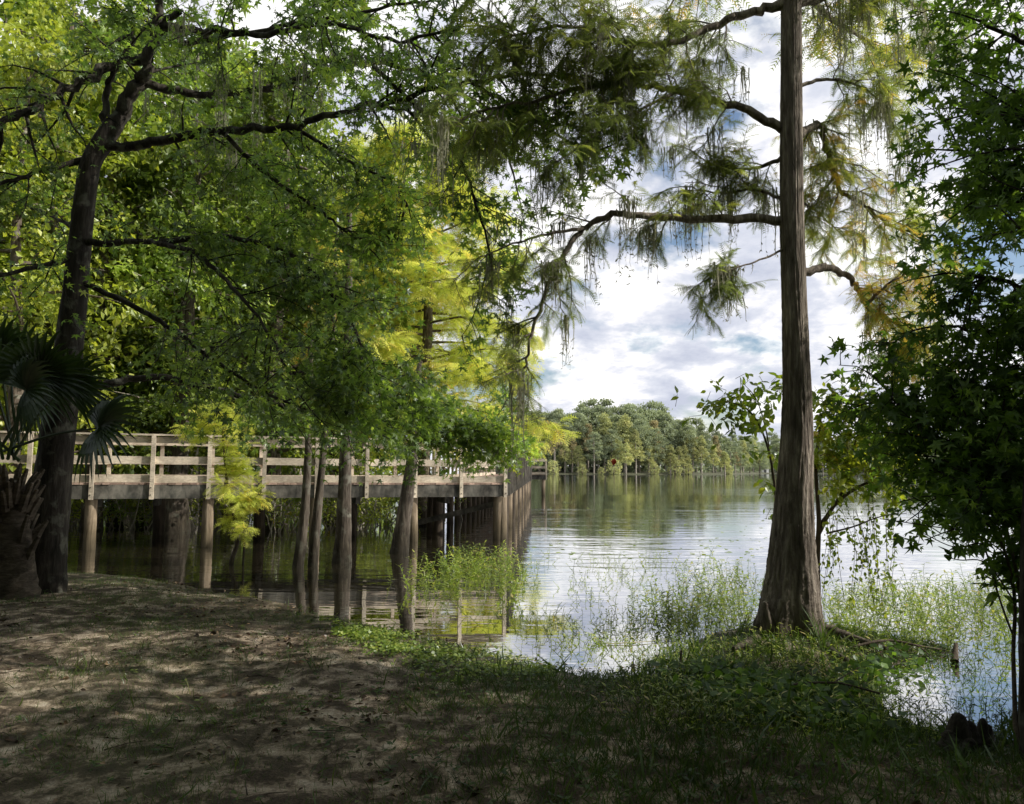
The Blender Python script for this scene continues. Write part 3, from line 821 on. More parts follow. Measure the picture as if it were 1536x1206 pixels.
def right_gum():
    rng = np.random.default_rng(47)
    bx, by = 5.9, 5.6
    off = np.array([bx, by, hz(bx, by) - .05])
    t = empty('sweetgum_tree', off, 'dark leafy sweetgum crowding the right edge in deep shade with star shaped leaves', 'tree')
    mb = MB(); path = cat([off + [0, 0, -.1], off + [0, 0, 2], off + [.1, 0, 5], off + [.05, .1, 8], off + [0, .1, 11]], 5)
    mb.tube(path, np.linspace(.2, .04, len(path)), 14, rng, .03)
    shift(mb, off).build('trunk', M['bark_gum'], t, True)
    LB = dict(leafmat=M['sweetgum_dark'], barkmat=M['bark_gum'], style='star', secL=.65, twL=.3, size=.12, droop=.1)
    c = 0
    def lim(px, r0, r1, sec, twg, leaf, **k): return limb(t, off, px, r0, r1, rng, sec=sec, twg=twg, leaf=leaf, **{**LB, **k})
    Y = 6.0
    def fr(z): return None
    specs = [([(1685, 130, Y), (1585, 80, Y), (1505, 50, Y - .1), (1465, 30, Y - .1)], 17),
             ([(1685, 0, Y), (1605, -20, Y + .3), (1525, -30, Y + .5), (1475, -40, Y + .5)], 12),
             ([(1700, 260, Y), (1600, 220, Y), (1520, 180, Y - .1), (1460, 170, Y - .1)], 17),
             ([(1695, 330, Y + .3), (1595, 280, Y + .3), (1515, 250, Y + .3), (1420, 225, Y + .3)], 18),
             ([(1710, 420, Y), (1610, 350, Y), (1530, 300, Y), (1480, 285, Y)], 15),
             ([(1705, 520, Y), (1605, 470, Y), (1525, 430, Y - .2), (1445, 410, Y - .2)], 18),
             ([(1700, 560, Y + .2), (1600, 530, Y + .2), (1500, 500, Y + .2), (1420, 490, Y + .2)], 20),
             ([(1695, 600, Y), (1595, 580, Y), (1495, 580, Y), (1415, 600, Y)], 27),
             ([(1680, 620, Y + .4), (1560, 610, Y + .4), (1440, 620, Y + .4), (1340, 605, Y + .4)], 31),
             ([(1680, 680, Y - .2), (1580, 670, Y - .2), (1500, 670, Y - .2), (1420, 660, Y - .2)], 31),
             ([(1680, 720, Y - .4), (1580, 720, Y - .4), (1500, 720, Y - .4), (1440, 730, Y - .4)], 27),
             ([(1680, 780, Y - .4), (1600, 770, Y - .4), (1540, 770, Y - .4), (1500, 780, Y - .4)], 14)]
    for px, sec in specs:
        p0 = np.array([bx, by, P(*px[0])[2] - .2])
        w = [p0] + [P(*p) for p in px]
        c += lim(None, .045, .01, int(sec * 1.25), 4, 11, world=w, t0=.3)
    for i in range(5):
        z = 5.2 + i * .5; ang = rng.uniform(3.3, 6.1); L = 3.0 * rng.uniform(.7, 1.1) * (1 - i * .05)
        p0 = np.array([bx, by, z]); d = np.array([math.cos(ang), math.sin(ang), .15])
        lim(None, .05, .015, 16, 4, 7, world=[p0, p0 + d * L * .4, p0 + d * L * .75, p0 + d * L], secL=1.0, twL=.45, size=.16, sides=5)
    print('right leaves', c)


right_gum()


def shade_tree(bx, by, h, seed, label, spread=3.2, z0=3.0, lf=.3, lean=0.0):
    rng = np.random.default_rng(seed)
    off = np.array([bx, by, hz(bx, by) - .05])
    t = empty('sweetgum_tree', off, label, 'tree', 'sweetgums outside the picture that shade the bank')
    mb = MB(); path = cat([off + [0, 0, -.1], off + [.1, lean * .35, h * .3], off + [-.1, lean * .9, h * .6], off + [0, lean, h]], 5)
    mb.tube(path, np.linspace(.24, .04, len(path)), 12, rng, .03)
    shift(mb, off).build('trunk', M['bark_gum'], t, True)
    crown = MB(); wood = MB(); L = Leaves()
    for i in range(18):
        z = z0 + (h - z0) * i / 18; ang = i * 2.4 + rng.normal() * .3; R = spread * (1 - .5 * i / 18) * rng.uniform(.7, 1.1)
        p0 = np.array([bx, by + lean * min(1, z / h * 1.5), z]); d = np.array([math.cos(ang), math.sin(ang), .2])
        pth = branch_path(p0, d, R, rng, 6, .03, .1); wood.tube(pth, np.linspace(.06, .012, 6), 5)
        for s in sub(pth, 12, 1.0, rng, .2):
            for q in sub(s, 4, .5, rng, .1, k=4) + [s]: L.on(q, 9, rng, lf, .12)
    L.put(crown, RH)
    shift(wood, off).build('branches', M['bark_gum'], t, True)
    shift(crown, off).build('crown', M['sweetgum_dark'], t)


SHADE = [(9.4, 1.6, 9.6), (10.6, 3.3, 9.4), (7.6, 2.6, 8.0)]
for i, (x, y, h) in enumerate(SHADE): shade_tree(x, y, h, 60 + i, 'leafy sweetgum standing on the bank outside the picture', 2.9)
shade_tree(.4, -1.9, 12, 66, 'leafy sweetgum standing on the bank behind the viewer', 4.7, 6.3, .34, 2.8)
_sh = [o for o in COL.objects if o.type == 'EMPTY' and o.get('label', '').endswith('behind the viewer')][0]
for x, y, rz, sc in [(-5.4, -1.8, .25, 1.0), (5.2, -3.6, -.2, .95), (-9.8, .6, .1, 1.0), (10.4, -2.4, 1.0, .95), (-1.5, -6.5, 1.7, 1.0), (-7, -6.6, 5.0, 1.05), (5.0, -7.6, 4.0, 1.1), (-13, 7.6, .5, 1.0), (14.4, 1.0, 2.0, 1.0)]:
    o = copy_tree(_sh); o.location = (x, y, hz(x, y) - .05); o.rotation_euler = (0, 0, rz); o.scale = (sc, sc, sc)
    o['label'] = 'leafy sweetgum standing on the bank outside the picture'
_sh['label'] = 'leafy sweetgum standing on the bank outside the picture'


def gold_cypress():
    rng = np.random.default_rng(71)
    Y = 25.0
    b = P(632, 800, Y); off = np.array([b[0], b[1], WATER - .3])
    t = empty('bald_cypress', off, 'bright yellow green sunlit cypress rising behind the boardwalk corner', 'tree')
    top = 13.5
    mb = MB(); path = cat([off, off + [0, 0, 3], off + [.1, 0, 7], off + [.05, 0, 11], off + [0, 0, top]], 5)
    mb.tube(path, np.linspace(.28, .04, len(path)), 14, rng, .02, lambda u, th: 1 + np.exp(-u * 10) * (.5 + .15 * np.cos(5 * th)))
    shift(mb, off).build('trunk', M['bark_swamp'], t, True)
    wood = MB(); L = Leaves()
    for i in range(84):
        z = 2.6 + (top - 3.2) * i / 84; ang = i * 2.4 + rng.normal() * .4
        R = np.interp(z, [2.2, 5, 8, 11, 13.5], [3.9, 3.8, 2.9, 2.0, .7]) * rng.uniform(.75, 1.1)
        d = np.array([math.cos(ang), math.sin(ang), .1]); R *= 1 + .04 * max(math.cos(ang), 0)
        pth = branch_path(off + [0, 0, z - off[2]], d, R, rng, 6, .02, .08); wood.tube(pth, np.linspace(.05, .01, 6), 5)
        for s in sub(pth, 9, 1.1, rng, .2, 1, .7, .8, droop=.1):
            s[:, 2] = s[0, 2] + (s[:, 2] - s[0, 2]) * .5
            for q in sub(s, 4, .5, rng, .1, 1, .7, .9, k=4) + [s]: L.fronds(q, 9, rng, .33, .12)
    shift(wood, off).build('branches', M['bark_swamp'], t, True)
    crown = MB(); L.put(crown, FR5); shift(crown, off).build('crown', M['cypress_gold'], t)
    print('gold fronds', L.count())


gold_cypress()


# slim trunks in the water in front of the boardwalk
def slim(name, label, px, rng, crown_z=None):
    pts = np.array([P(x, y, Y) for x, y, w, Y in px]); rad = np.array([w / 2 / F * Y for x, y, w, Y in px])
    off = np.array([pts[1][0], pts[1][1], WATER])
    t = empty(name, off, label, 'tree')
    path = cat(pts, 6); rr = np.interp(np.linspace(0, 1, len(path)), np.linspace(0, 1, len(rad)), rad)
    mb = MB(); mb.tube(path, rr, 18, rng, .025, lambda u, th: 1 + np.exp(-u * 6) * .15 * np.cos(4 * th))
    shift(mb, off).build('trunk', M['bark_slim'], t, True)
    wood = MB(); L = Leaves()
    for i in range(7):
        ti = .55 + .45 * (i + .5) / 7
        p = interp(path, np.array([ti]))[0]; ang = i * 2.4
        b = branch_path(p, [math.cos(ang), math.sin(ang), .3], .55, rng, 5, .08)
        wood.tube(b, np.linspace(.012, .004, 5), 4)
        for s in sub(b, 4, .45, rng, .2, k=4) + [b]: L.fronds(s, 12, rng, .16, .3)
    shift(wood, off).build('branches', M['bark_slim'], t, True)
    cr = MB(); L.put(cr, FR5); shift(cr, off).build('crown', M['cypress'], t)


r_ = np.random.default_rng(81)
slim('slim_cypress', 'thin bowed trunk left of its twin in the shallows before the railing', [(443, 885, 18, 14.2), (447, 850, 16, 14.2), (456, 780, 14, 14.2), (461, 700, 11, 14.2), (464, 620, 9, 14.2), (466, 480, 8, 14.2), (466, 330, 5, 14.2)], r_)
slim('slim_cypress', 'thin slanting trunk right of its twin in the shallows before the railing', [(467, 885, 15, 14.3), (469, 850, 14, 14.3), (476, 770, 13, 14.3), (483, 700, 10, 14.3), (490, 620, 8, 14.3), (500, 480, 7, 14.3), (505, 340, 4, 14.3)], r_)
slim('slim_cypress', 'upright grey trunk with swollen foot standing in water before the railing', [(512, 880, 33, 14.8), (513, 842, 28, 14.8), (515, 800, 23, 14.8), (517, 730, 19, 14.8), (519, 650, 17, 14.8), (522, 480, 13, 14.8), (524, 320, 8, 14.8)], r_)
slim('slim_cypress', 'brown trunk leaning right with wide fluted foot beside a pale pile', [(594, 865, 32, 16.6), (599, 828, 27, 16.6), (605, 780, 22, 16.6), (614, 720, 18, 16.6), (621, 660, 15, 16.6), (626, 600, 12, 16.6), (629, 545, 7, 16.6)], r_)


# young golden sapling in front of the railing
def sapling():
    rng = np.random.default_rng(91)
    Y = 14.4
    b = P(345, 868, Y); off = np.array([b[0], b[1], WATER])
    t = empty('young_cypress', off, 'slender crooked young cypress with yellow leaves in front of the railing', 'tree')
    mb = MB(); L = Leaves()
    stems = [[(343, 880, Y), (348, 840, Y), (356, 810, Y), (348, 760, Y), (340, 720, Y), (335, 660, Y), (333, 620, Y)], [(344, 790, Y), (336, 750, Y), (338, 720, Y)], [(362, 870, Y + .1), (366, 820, Y + .1), (362, 770, Y + .1)]]
    for s in stems:
        pth = cat([P(*p) for p in s], 6); mb.tube(pth, np.linspace(.05 if len(s) > 5 else .024, .012, len(pth)), 8, rng, .05)
    main = cat([P(*p) for p in stems[0]], 6)
    for (x, y, w) in [(275, 645, 30), (300, 632, 34), (330, 618, 40), (355, 628, 34), (370, 640, 20), (345, 660, 34), (360, 690, 26), (372, 705, 22), (345, 700, 30), (335, 725, 22), (362, 742, 26), (385, 745, 24), (395, 738, 16), (355, 765, 20), (372, 790, 16), (340, 780, 14)]:
        c = P(x, y, Y + rng.normal() * .25); ti = np.argmin(np.linalg.norm(main - c, axis=1)); p0 = main[max(ti - 3, 0)]
        br = cat([p0, (p0 + c) / 2 + [0, 0, .06], c], 4); mb.tube(br, np.linspace(.008, .003, len(br)), 4)
        for q in sub(br, int(w * .75), w / F * Y * .9, rng, .35, 1, .6, 1, droop=.1, k=4): L.fronds(q, 11, rng, .15, .2)
    shift(mb, off).build('trunk', M['bark_swamp'], t, True)
    cr = MB(); L.put(cr, FR5); shift(cr, off).build('crown', M['cypress_gold'], t)


sapling()


# ------------------------------------------------------------------ palm
def fan_leaf(mb, hub, d, up, R, rng, seg=26, span=230, sag=.25):
    d = nrm(d); side = nrm(np.cross(d, up)); nn = np.cross(side, d)
    for i in range(seg):
        a = math.radians(-span / 2 + span * i / (seg - 1)); r = R * (1 - .25 * abs(i / (seg - 1) - .5) * 2) * rng.uniform(.9, 1.05)
        e = d * math.cos(a) + side * math.sin(a); l = np.cross(nn, e)
        k = 6; t = np.linspace(0, 1, k)
        c = hub + e * (t * r)[:, None] + nn * (.10 * R * np.sin(t * 2.5))[:, None] + np.array([0, 0, -1.0]) * (sag * R * t ** 3)[:, None]
        w = (R * .052 * np.interp(t, [0, .3, .6, 1], [.5, 1.0, .75, .05]))[:, None]
        fold = nn * w * .6
        V = np.stack([c - l * w + fold, c - fold * .3, c + l * w + fold], 1).reshape(-1, 3)
        j = np.arange(k - 1) * 3
        mb.add(V, np.vstack([np.stack([j, j + 1, j + 4, j + 3], -1), np.stack([j + 1, j + 2, j + 5, j + 4], -1)]), rng.uniform(0, 1))


def palm():
    rng = np.random.default_rng(101)
    Y = 9.9
    b = P(22, 885, Y); off = np.array([b[0], b[1], hz(b[0], b[1]) - .03])
    t = empty('cabbage_palm', off, 'short dark palm with rough booted trunk and fan leaves at left edge', 'palm')
    mb = MB()
    path = cat([P(28, 905, Y), P(25, 860, Y), P(22, 810, Y), P(18, 765, Y), P(15, 725, Y)], 6)
    mb.tube(path, np.linspace(.24, .15, len(path)), 18, rng, .05)
    shift(mb, off).build('trunk', M['palm_trunk'], t, True)
    bt = MB()
    for i in range(46):
        s = rng.uniform(.35, 1.0) if i > 12 else rng.uniform(.8, 1); a = i * 2.4
        p = interp(path, np.array([s]))[0] + np.array([math.cos(a), math.sin(a), 0]) * .19
        e = p + np.array([math.cos(a) * .16, math.sin(a) * .16, .26]) * rng.uniform(.7, 1.2)
        bt.tube([p + [0, 0, -.05], (p + e) / 2, e], [.05, .04, .022], 5, rng, .1)
    shift(bt, off).build('leaf_stub', M['palm_trunk'], t)
    crown = P(15, 680, Y)
    tips = [(150, 642, 205, 618, Y - .5, .78), (60, 560, 90, 500, Y - .9, .75), (105, 575, 145, 520, Y - .4, .7), (-10, 570, -30, 510, Y - .6, .8), (20, 540, 30, 480, Y + .2, .75), (-70, 620, -130, 600, Y - .3, .8),
            (40, 585, 70, 560, Y - 1.2, .65), (-40, 590, -80, 600, Y - 1.2, .6), (0, 530, -15, 470, Y - .3, .7), (60, 600, 110, 590, Y + .3, .6)]
    for hx, hy, tx, ty, yy, R in tips:
        hub = P(hx, hy, yy); tip = P(tx, ty, yy - .1)
        st = MB(); pth = cat([crown + rng.normal(size=3) * .05, (crown + hub) / 2 + [0, 0, .08], hub], 6)
        st.tube(pth, np.linspace(.022, .011, len(pth)), 5)
        lf = shift(st, off).build('frond_stem', M['palm'], t)
        fm = MB(); d = tip - hub
        toc = nrm(np.array([.35, -1, .35]) + rng.normal(size=3) * .35)
        fan_leaf(fm, hub, d, toc, R, rng); shift(fm, off).build('frond_blade', M['palm'], lf)


palm()


# ------------------------------------------------------------------ swamp forest behind the boardwalk
def swamp_proto(seed, mat, bark, h=16, spread=3.6, z0=2.5, lf=.19, nb=36, name='swamp_tree'):
    rng = np.random.default_rng(seed)
    t = empty(name)
    mb = MB(); path = cat([(0, 0, -.8), (0, 0, .3), (.15, 0, h * .3), (-.1, .1, h * .6), (0, 0, h)], 6)
    mb.tube(path, np.interp(np.linspace(0, 1, len(path)), [0, .25, .4, 1], [.45, .28, .22, .04]), 14, rng, .03, lambda u, th: 1 + np.exp(-u * 8) * .2 * np.cos(5 * th))
    mb.build('trunk', bark, t, True)
    wood = MB(); L = Leaves()
    for i in range(nb):
        z = z0 + (h - z0) * (i / nb) ** .9; ang = i * 2.4 + rng.normal() * .3
        R = spread * np.interp(i / nb, [0, .3, .7, 1], [.8, 1, .8, .3]) * rng.uniform(.65, 1.15)
        pth = branch_path([0, 0, z], [math.cos(ang), math.sin(ang), .25], R, rng, 6, .05, .14); wood.tube(pth, np.linspace(.07, .012, 6), 5)
        for s in sub(pth, 8, 1.0, rng, .2):
            for q in sub(s, 3, .5, rng, .1, k=4) + [s]: L.on(q, 9, rng, lf, .12)
    wood.build('branches', bark, t, True)
    cr = MB(); L.put(cr, RH); cr.build('crown', mat, t)
    return t, L.count()


def swamp_forest():
    rng = np.random.default_rng(111)
    kinds = [swamp_proto(1, M['forest'], M['bark_swamp'], 15, 3.6, 1.8), swamp_proto(2, M['forest'], M['bark_pale'], 17, 3.4, 2.5), swamp_proto(3, M['forest_gold'], M['bark_swamp'], 14, 3.2, 1.5)]
    labs = ['tall green swamp tree with grey brown trunk in the flooded woods behind the boardwalk', 'green swamp tree with pale trunk in the flooded woods behind the boardwalk', 'yellow green swamp tree in the flooded woods behind the boardwalk']
    used = [0, 0, 0]
    spots = []
    for Y, x0, x1, n in ((23, -60, 470, 7), (28, -120, 520, 9), (34, -120, 560, 10), (42, -200, 600, 11)):
        for i in range(n): spots.append((x0 + (x1 - x0) * (i + rng.uniform(.2, .8)) / n, Y + rng.uniform(-1.5, 1.5)))
    spots += [(8, 18.5), (-60, 20), (70, 21)]
    print('swamp', [k[1] for k in kinds])
    for j, (px, Y) in enumerate(spots):
        k = int(rng.choice([0, 1, 2], p=[.45, .3, .25]))
        if j >= len(spots) - 3: k = 2
        pr = kinds[k][0]
        o = pr if used[k] == 0 else copy_tree(pr); used[k] = 1
        p = P(px, 700, Y); s = rng.uniform(.85, 1.15)
        o.location = (p[0], p[1], WATER); o.rotation_euler = (0, 0, rng.uniform(0, 6.28)); o.scale = (s, s, s)
        tag(o, labs[k], 'tree', ['brown trunked trees of the flooded woods', 'pale trunked trees of the flooded woods', 'yellow green trees of the flooded woods'][k])


swamp_forest()


def swamp_trunk(name, label, x, ytop, wtop, wbase, Y, seed, lean=0):
    rng = np.random.default_rng(seed)
    b = P(x, 800, Y); off = np.array([b[0], b[1], WATER])
    t = empty(name, off, label, 'tree')
    zt = 11.0; path = cat([off + [0, 0, -.6], off + [0, 0, .4], off + [lean * .1, 0, 1.5], off + [lean * .5, 0, 5], off + [lean, 0, zt]], 7)
    r = np.interp(np.linspace(0, 1, len(path)), [0, .25, .5, 1], [wbase / 2 / F * Y, wbase * .42 / F * Y, wtop / 2 / F * Y, .05])
    mb = MB(); mb.tube(path, r, 24, rng, .02, lambda u, th: 1 + np.exp(-u * 7) * .16 * np.cos(6 * th))
    shift(mb, off).build('trunk', M['bark_slim'], t, True)
    wood = MB(); L = Leaves()
    for i in range(14):
        z = 4.5 + i * .5; ang = i * 2.4; pth = branch_path(off + [lean * .5, 0, z], [math.cos(ang), math.sin(ang), .2], 2.0, rng, 5, .05); wood.tube(pth, np.linspace(.04, .01, 5), 5)
        for s in sub(pth, 7, .8, rng, .2): L.on(s, 16, rng, .17, .15)
    shift(wood, off).build('branches', M['bark_slim'], t, True)
    cr = MB(); L.put(cr, RH); shift(cr, off).build('crown', M['forest'], t)


swamp_trunk('swamp_tree', 'stout dark buttressed trunk seen through the railing behind the boardwalk', 262, 570, 28, 46, 21.5, 121, .25)
swamp_trunk('swamp_tree', 'pale mottled trunk standing behind the boardwalk near its left end', 172, 600, 16, 26, 24, 122, -.1)


def thicket(x, Y, h, w, seed, label, mat):
    rng = np.random.default_rng(seed)
    b = P(x, 800, Y); off = np.array([b[0], b[1], WATER])
    t = empty('swamp_shrub', off, label, 'shrub', 'twiggy shrubs under the boardwalk edge')
    wood = MB(); L = Leaves()
    for i in range(16):
        p = off + np.array([rng.normal() * w * .3, rng.normal() * .5, -.2])
        s = branch_path(p, [rng.normal() * .35, rng.normal() * .3, 1], h * rng.uniform(.6, 1.1), rng, 7, -.02, .16); wood.tube(s, np.linspace(.022, .006, 7), 5)
        for q in sub(s, 6, .6, rng, .3, droop=.05):
            wood.tube(q, np.linspace(.007, .003, 5), 3)
            L.on(q, 12, rng, .12, .08)
    shift(wood, off).build('stems', M['bark_pale'], t, True)
    cr = MB(); L.put(cr, OVAL); shift(cr, off).build('foliage', mat, t)


for i, (x, Y, h, w) in enumerate([(560, 23.5, 2.0, 2.0), (585, 25, 2.4, 2.2), (470, 25, 2.2, 2.6), (380, 24, 1.8, 2.4), (160, 24, 1.8, 2.6), (60, 22, 2.0, 2.4), (640, 27, 2.4, 2.0), (520, 22.8, 1.7, 1.6), (420, 22, 1.6, 1.8), (330, 23, 1.9, 1.8), (210, 22.5, 1.7, 1.8), (110, 23, 2.0, 1.8)]):
    thicket(x, Y, h, w, 130 + i, 'twiggy grey stemmed shrub growing in the water behind the piles', M['forest_gold'] if i % 2 else M['shrub'])


# distant mass of the woods closing the view at left
def woods_mass():
    rng = np.random.default_rng(141)
    n = 60000
    px = rng.uniform(-500, 640, n); Y = rng.uniform(50, 62, n); z = rng.uniform(-.1, 1, n) ** .8 * (17 + 3 * np.sin(px / 40.)) - .1
    z = np.where(np.isnan(z), 0.0, z)
    X = (px - CX) / F * Y
    pos = np.stack([X, Y, z], -1)
    mb = MB(); mb.scatter(RH[0], RH[1], pos, rng.normal(size=(n, 3)) + [0, 0, -.5], rng.normal(size=(n, 3)) + [.3, -.3, 1], rng.uniform(.35, .7, n), rng.uniform(0, 1, n))
    o = mb.build('distant_woods', M['forest']); tag(o, 'green mass of swamp woods closing the view far behind the boardwalk', 'woods', None, 'stuff')


woods_mass()


def woods_behind():
    rng = np.random.default_rng(142)
    n = 42000
    a = rng.uniform(math.radians(165), math.radians(352), n); d = rng.uniform(19, 27, n)
    z = rng.uniform(0, 1, n) ** .9 * (15 + 3 * np.sin(a * 9)) + .2
    pos = np.stack([np.cos(a) * d, np.sin(a) * d, z], -1)
    mb = MB(); mb.scatter(RH[0], RH[1], pos, rng.normal(size=(n, 3)) + [0, 0, -.5], rng.normal(size=(n, 3)) + [0, 0, .6], rng.uniform(.5, 1.0, n), rng.uniform(0, 1, n))
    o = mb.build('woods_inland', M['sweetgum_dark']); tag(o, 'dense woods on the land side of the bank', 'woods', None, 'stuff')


woods_behind()


# ------------------------------------------------------------------ far shore
def far_proto(seed, mat, bark, h, w, z0, n, shape, name):
    rng = np.random.default_rng(seed)
    t = empty(name)
    mb = MB(); mb.tube([(0, 0, -1), (.2, 0, h * .3), (0, .1, h * .7), (0, 0, h * .96)], [.5, .38, .25, .06], 8); mb.build('trunk', bark, t, True)
    nc = 64; cz = rng.uniform(0, 1, nc); ca = rng.uniform(0, 6.28, nc)
    prof = np.interp(cz, *shape) * w * np.sqrt(rng.uniform(.25, 1, nc))
    C = np.stack([np.cos(ca) * prof, np.sin(ca) * prof, z0 + cz * (h - z0)], -1)
    i = rng.integers(0, nc, n)
    p = C[i] + rng.normal(size=(n, 3)) * np.array([1, 1, .55]) * w * .125
    p[:, 2] = np.clip(p[:, 2], .3, None)
    cr = MB(); cr.scatter(RH[0], RH[1], p, rng.normal(size=(n, 3)) + [0, 0, -.3], rng.normal(size=(n, 3)) * .6 + [0, 0, 1], rng.uniform(.32, .8, n), np.clip(rng.uniform(0, 1, nc)[i] * .6 + rng.uniform(0, .4, n), 0, 1))
    cr.build('crown', mat, t)
    return t


def far_shore():
    rng = np.random.default_rng(151)
    rnd = ([0, .3, .7, 1], [.6, 1, .85, .25]); con = ([0, .4, 1], [1, .75, .15])
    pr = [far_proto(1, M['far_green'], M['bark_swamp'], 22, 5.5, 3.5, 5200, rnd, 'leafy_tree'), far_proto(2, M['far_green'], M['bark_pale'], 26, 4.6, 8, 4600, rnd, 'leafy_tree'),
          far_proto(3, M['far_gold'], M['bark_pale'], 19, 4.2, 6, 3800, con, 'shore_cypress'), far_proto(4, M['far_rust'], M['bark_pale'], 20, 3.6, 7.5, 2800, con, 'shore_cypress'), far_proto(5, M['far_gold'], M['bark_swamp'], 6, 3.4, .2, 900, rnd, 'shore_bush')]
    lab = ['round dull green tree in the forest across the lake', 'tall green tree with long pale trunk in the forest across the lake', 'yellow green cypress with pale trunk along the far shoreline', 'rusty tan cypress with pale trunk along the far shoreline', 'low yellow green bush at the foot of the far shore forest']
    grp = ['round trees across the lake', 'tall trees across the lake', 'yellow green cypresses on the far shore', 'rusty cypresses on the far shore', 'low bushes on the far shore']
    cat_ = ['tree', 'tree', 'tree', 'tree', 'bush']
    used = [0] * 5
    def put(k, px, Y, z, s, squash=1.0):
        o = pr[k] if not used[k] else copy_tree(pr[k]); used[k] = 1
        o.location = ((px - CX) / F * Y, Y, z); o.rotation_euler = (0, 0, rng.uniform(0, 6.28)); o.scale = (s, s, s * squash)
        tag(o, lab[k], cat_[k], grp[k])
    shoreY = lambda x: np.interp(x, [700, 800, 950, 1050, 1100, 1160, 1500, 1900], [290, 290, 300, 330, 380, 520, 560, 560])
    topy = lambda x: np.interp(x, [700, 790, 830, 880, 960, 1005, 1040, 1070, 1100, 1160, 1300, 1500, 1900], [588, 592, 597, 605, 606, 612, 626, 642, 650, 650, 652, 650, 645])
    for row in range(4):
        n = [52, 46, 46, 42][row]
        for i in range(n):
            x = 735 + (1480 - 735) * (i + rng.uniform(.1, .9)) / n
            Y = shoreY(x) + row * 12 + rng.uniform(-2, 11)
            H = (703.5 + .007 * (x - CX) - topy(x)) / F * Y + 1.0
            f = [.62, .8, .92, 1.0][row] * (rng.uniform(.62, 1.2) if row == 0 else rng.uniform(.8, 1.09))
            if row == 0:
                k = int(rng.choice([0, 1, 2, 3], p=[.34, .14, .32, .20]))
                if 1000 < x < 1090: k = 2 if rng.uniform() < .75 else 3
            elif row == 1: k = int(rng.choice([0, 1, 2, 3], p=[.45, .2, .2, .15]))
            else: k = int(rng.choice([0, 1], p=[.7, .3]))
            hh = [22, 26, 19, 20][k]
            s = H * f / hh; w = max(s, .75)
            o_before = None
            put(k, x, Y, WATER + .2, w, s / w)
    for i in range(9):
        x = 770 + 330 * (i + rng.uniform(.1, .9)) / 9
        put(4, x, shoreY(x) - 5 + rng.uniform(-2, 3), WATER, rng.uniform(.4, 1.1))
    # shaded interior of the far forest
    n = 26000; px = rng.uniform(735, 1900, n); Yb = shoreY(px) + rng.uniform(14, 60, n); H = (703.5 + .007 * (px - CX) - topy(px)) / F * Yb
    z = rng.uniform(0, .8, n) ** 1.2 * H
    mb = MB(); mb.scatter(RH[0], RH[1], np.stack([(px - CX) / F * Yb, Yb, z], -1), rng.normal(size=(n, 3)), rng.normal(size=(n, 3)) + [0, 0, .6], rng.uniform(1.2, 2.6, n), rng.uniform(0, .7, n))
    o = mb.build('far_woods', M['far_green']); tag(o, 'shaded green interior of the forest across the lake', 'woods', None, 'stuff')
    # land strip under the forest
    mb = MB(); xs = np.linspace(690, 1950, 60); V = []
    for x in xs:
        Y = float(shoreY(x)) - 3
        for dy, z in ((0, WATER - .3), (4, .15), (90, 3), (240, 4)): V.append(((x - CX) / F * (Y + dy), Y + dy, z))
    i = np.arange(59)[:, None] * 4 + np.arange(3)[None]
    mb.add(V, np.stack([i, i + 4, i + 5, i + 1], -1).reshape(-1, 4))
    o = mb.build('far_bank', flat_mat('far_bank_soil', (.07, .075, .04)), smooth=True); tag(o, 'low wooded bank across the lake', None, None, 'structure')


far_shore()

# white boathouse on the distant bank
def boathouse():
    Y = 500; p = P(1146, 696, Y); off = np.array([p[0], Y, WATER])
    t = empty('boathouse', off, 'tiny white boathouse on the distant bank left of the big trunk', 'boathouse')
    wl = MB(); wl.box((0, 0, 2.2), (2.4, 0, 0), (0, 2, 0), (0, 0, 1.6)); wl.build('wall', flat_mat('white_paint', (.75, .75, .72)), t)
    rf = MB(); rf.add([(-2.7, -2.4, 3.8), (2.7, -2.4, 3.8), (2.7, 2.4, 3.8), (-2.7, 2.4, 3.8), (-2.7, 0, 5.0), (2.7, 0, 5.0)], [(0, 1, 5, 4), (2, 3, 4, 5)]); rf.add([(-2.7, -2.4, 3.8), (-2.7, 2.4, 3.8), (-2.7, 0, 5.0), (2.7, -2.4, 3.8), (2.7, 2.4, 3.8), (2.7, 0, 5.0)], [(0, 2, 1), (3, 4, 5)]); rf.build('roof', flat_mat('grey_roof', (.3, .3, .3)), t)
    dr = MB(); dr.box((0, -2.01, 1.6), (.8, 0, 0), (0, .02, 0), (0, 0, 1.0)); dr.build('door', flat_mat('dark_door', (.1, .1, .1)), t)
    for sx in (-2, 2):
        pl = MB(); pl.tube([(sx, 0, -.8), (sx, 0, .6)], .15, 8); pl.build('pile', M['pile'], t)


boathouse()


# red leaf dangling on a thread
def red_leaf():
    Y = 7.9; c = P(922, 692, Y); top = P(922, 330, Y)
    o = empty('hanging_leaf', c, 'small dark red leaf dangling on a thread before the far shore', 'leaf')
    rng = np.random.default_rng(3)
    mb = MB(); mb.scatter(STAR[0] * [1.0, .75, 3.0], STAR[1], [(0, 0, .03)], [(-.3, .2, -1)], [(.1, -1, .2)], .085, [.6]); mb.scatter(OVAL[0] * [1.9, 1, 1], OVAL[1], [(0, -.01, .03)], [(-.25, .0, -1)], [(.3, -1, .2)], .075, [.2]); mb.build('blade', M['red_leaf'], o)
    mb = MB(); mb.tube([(0, 0, .02), (0, 0, top[2] - c[2])], .00012, 3); mb.build('thread', M['moss'], o)


red_leaf()


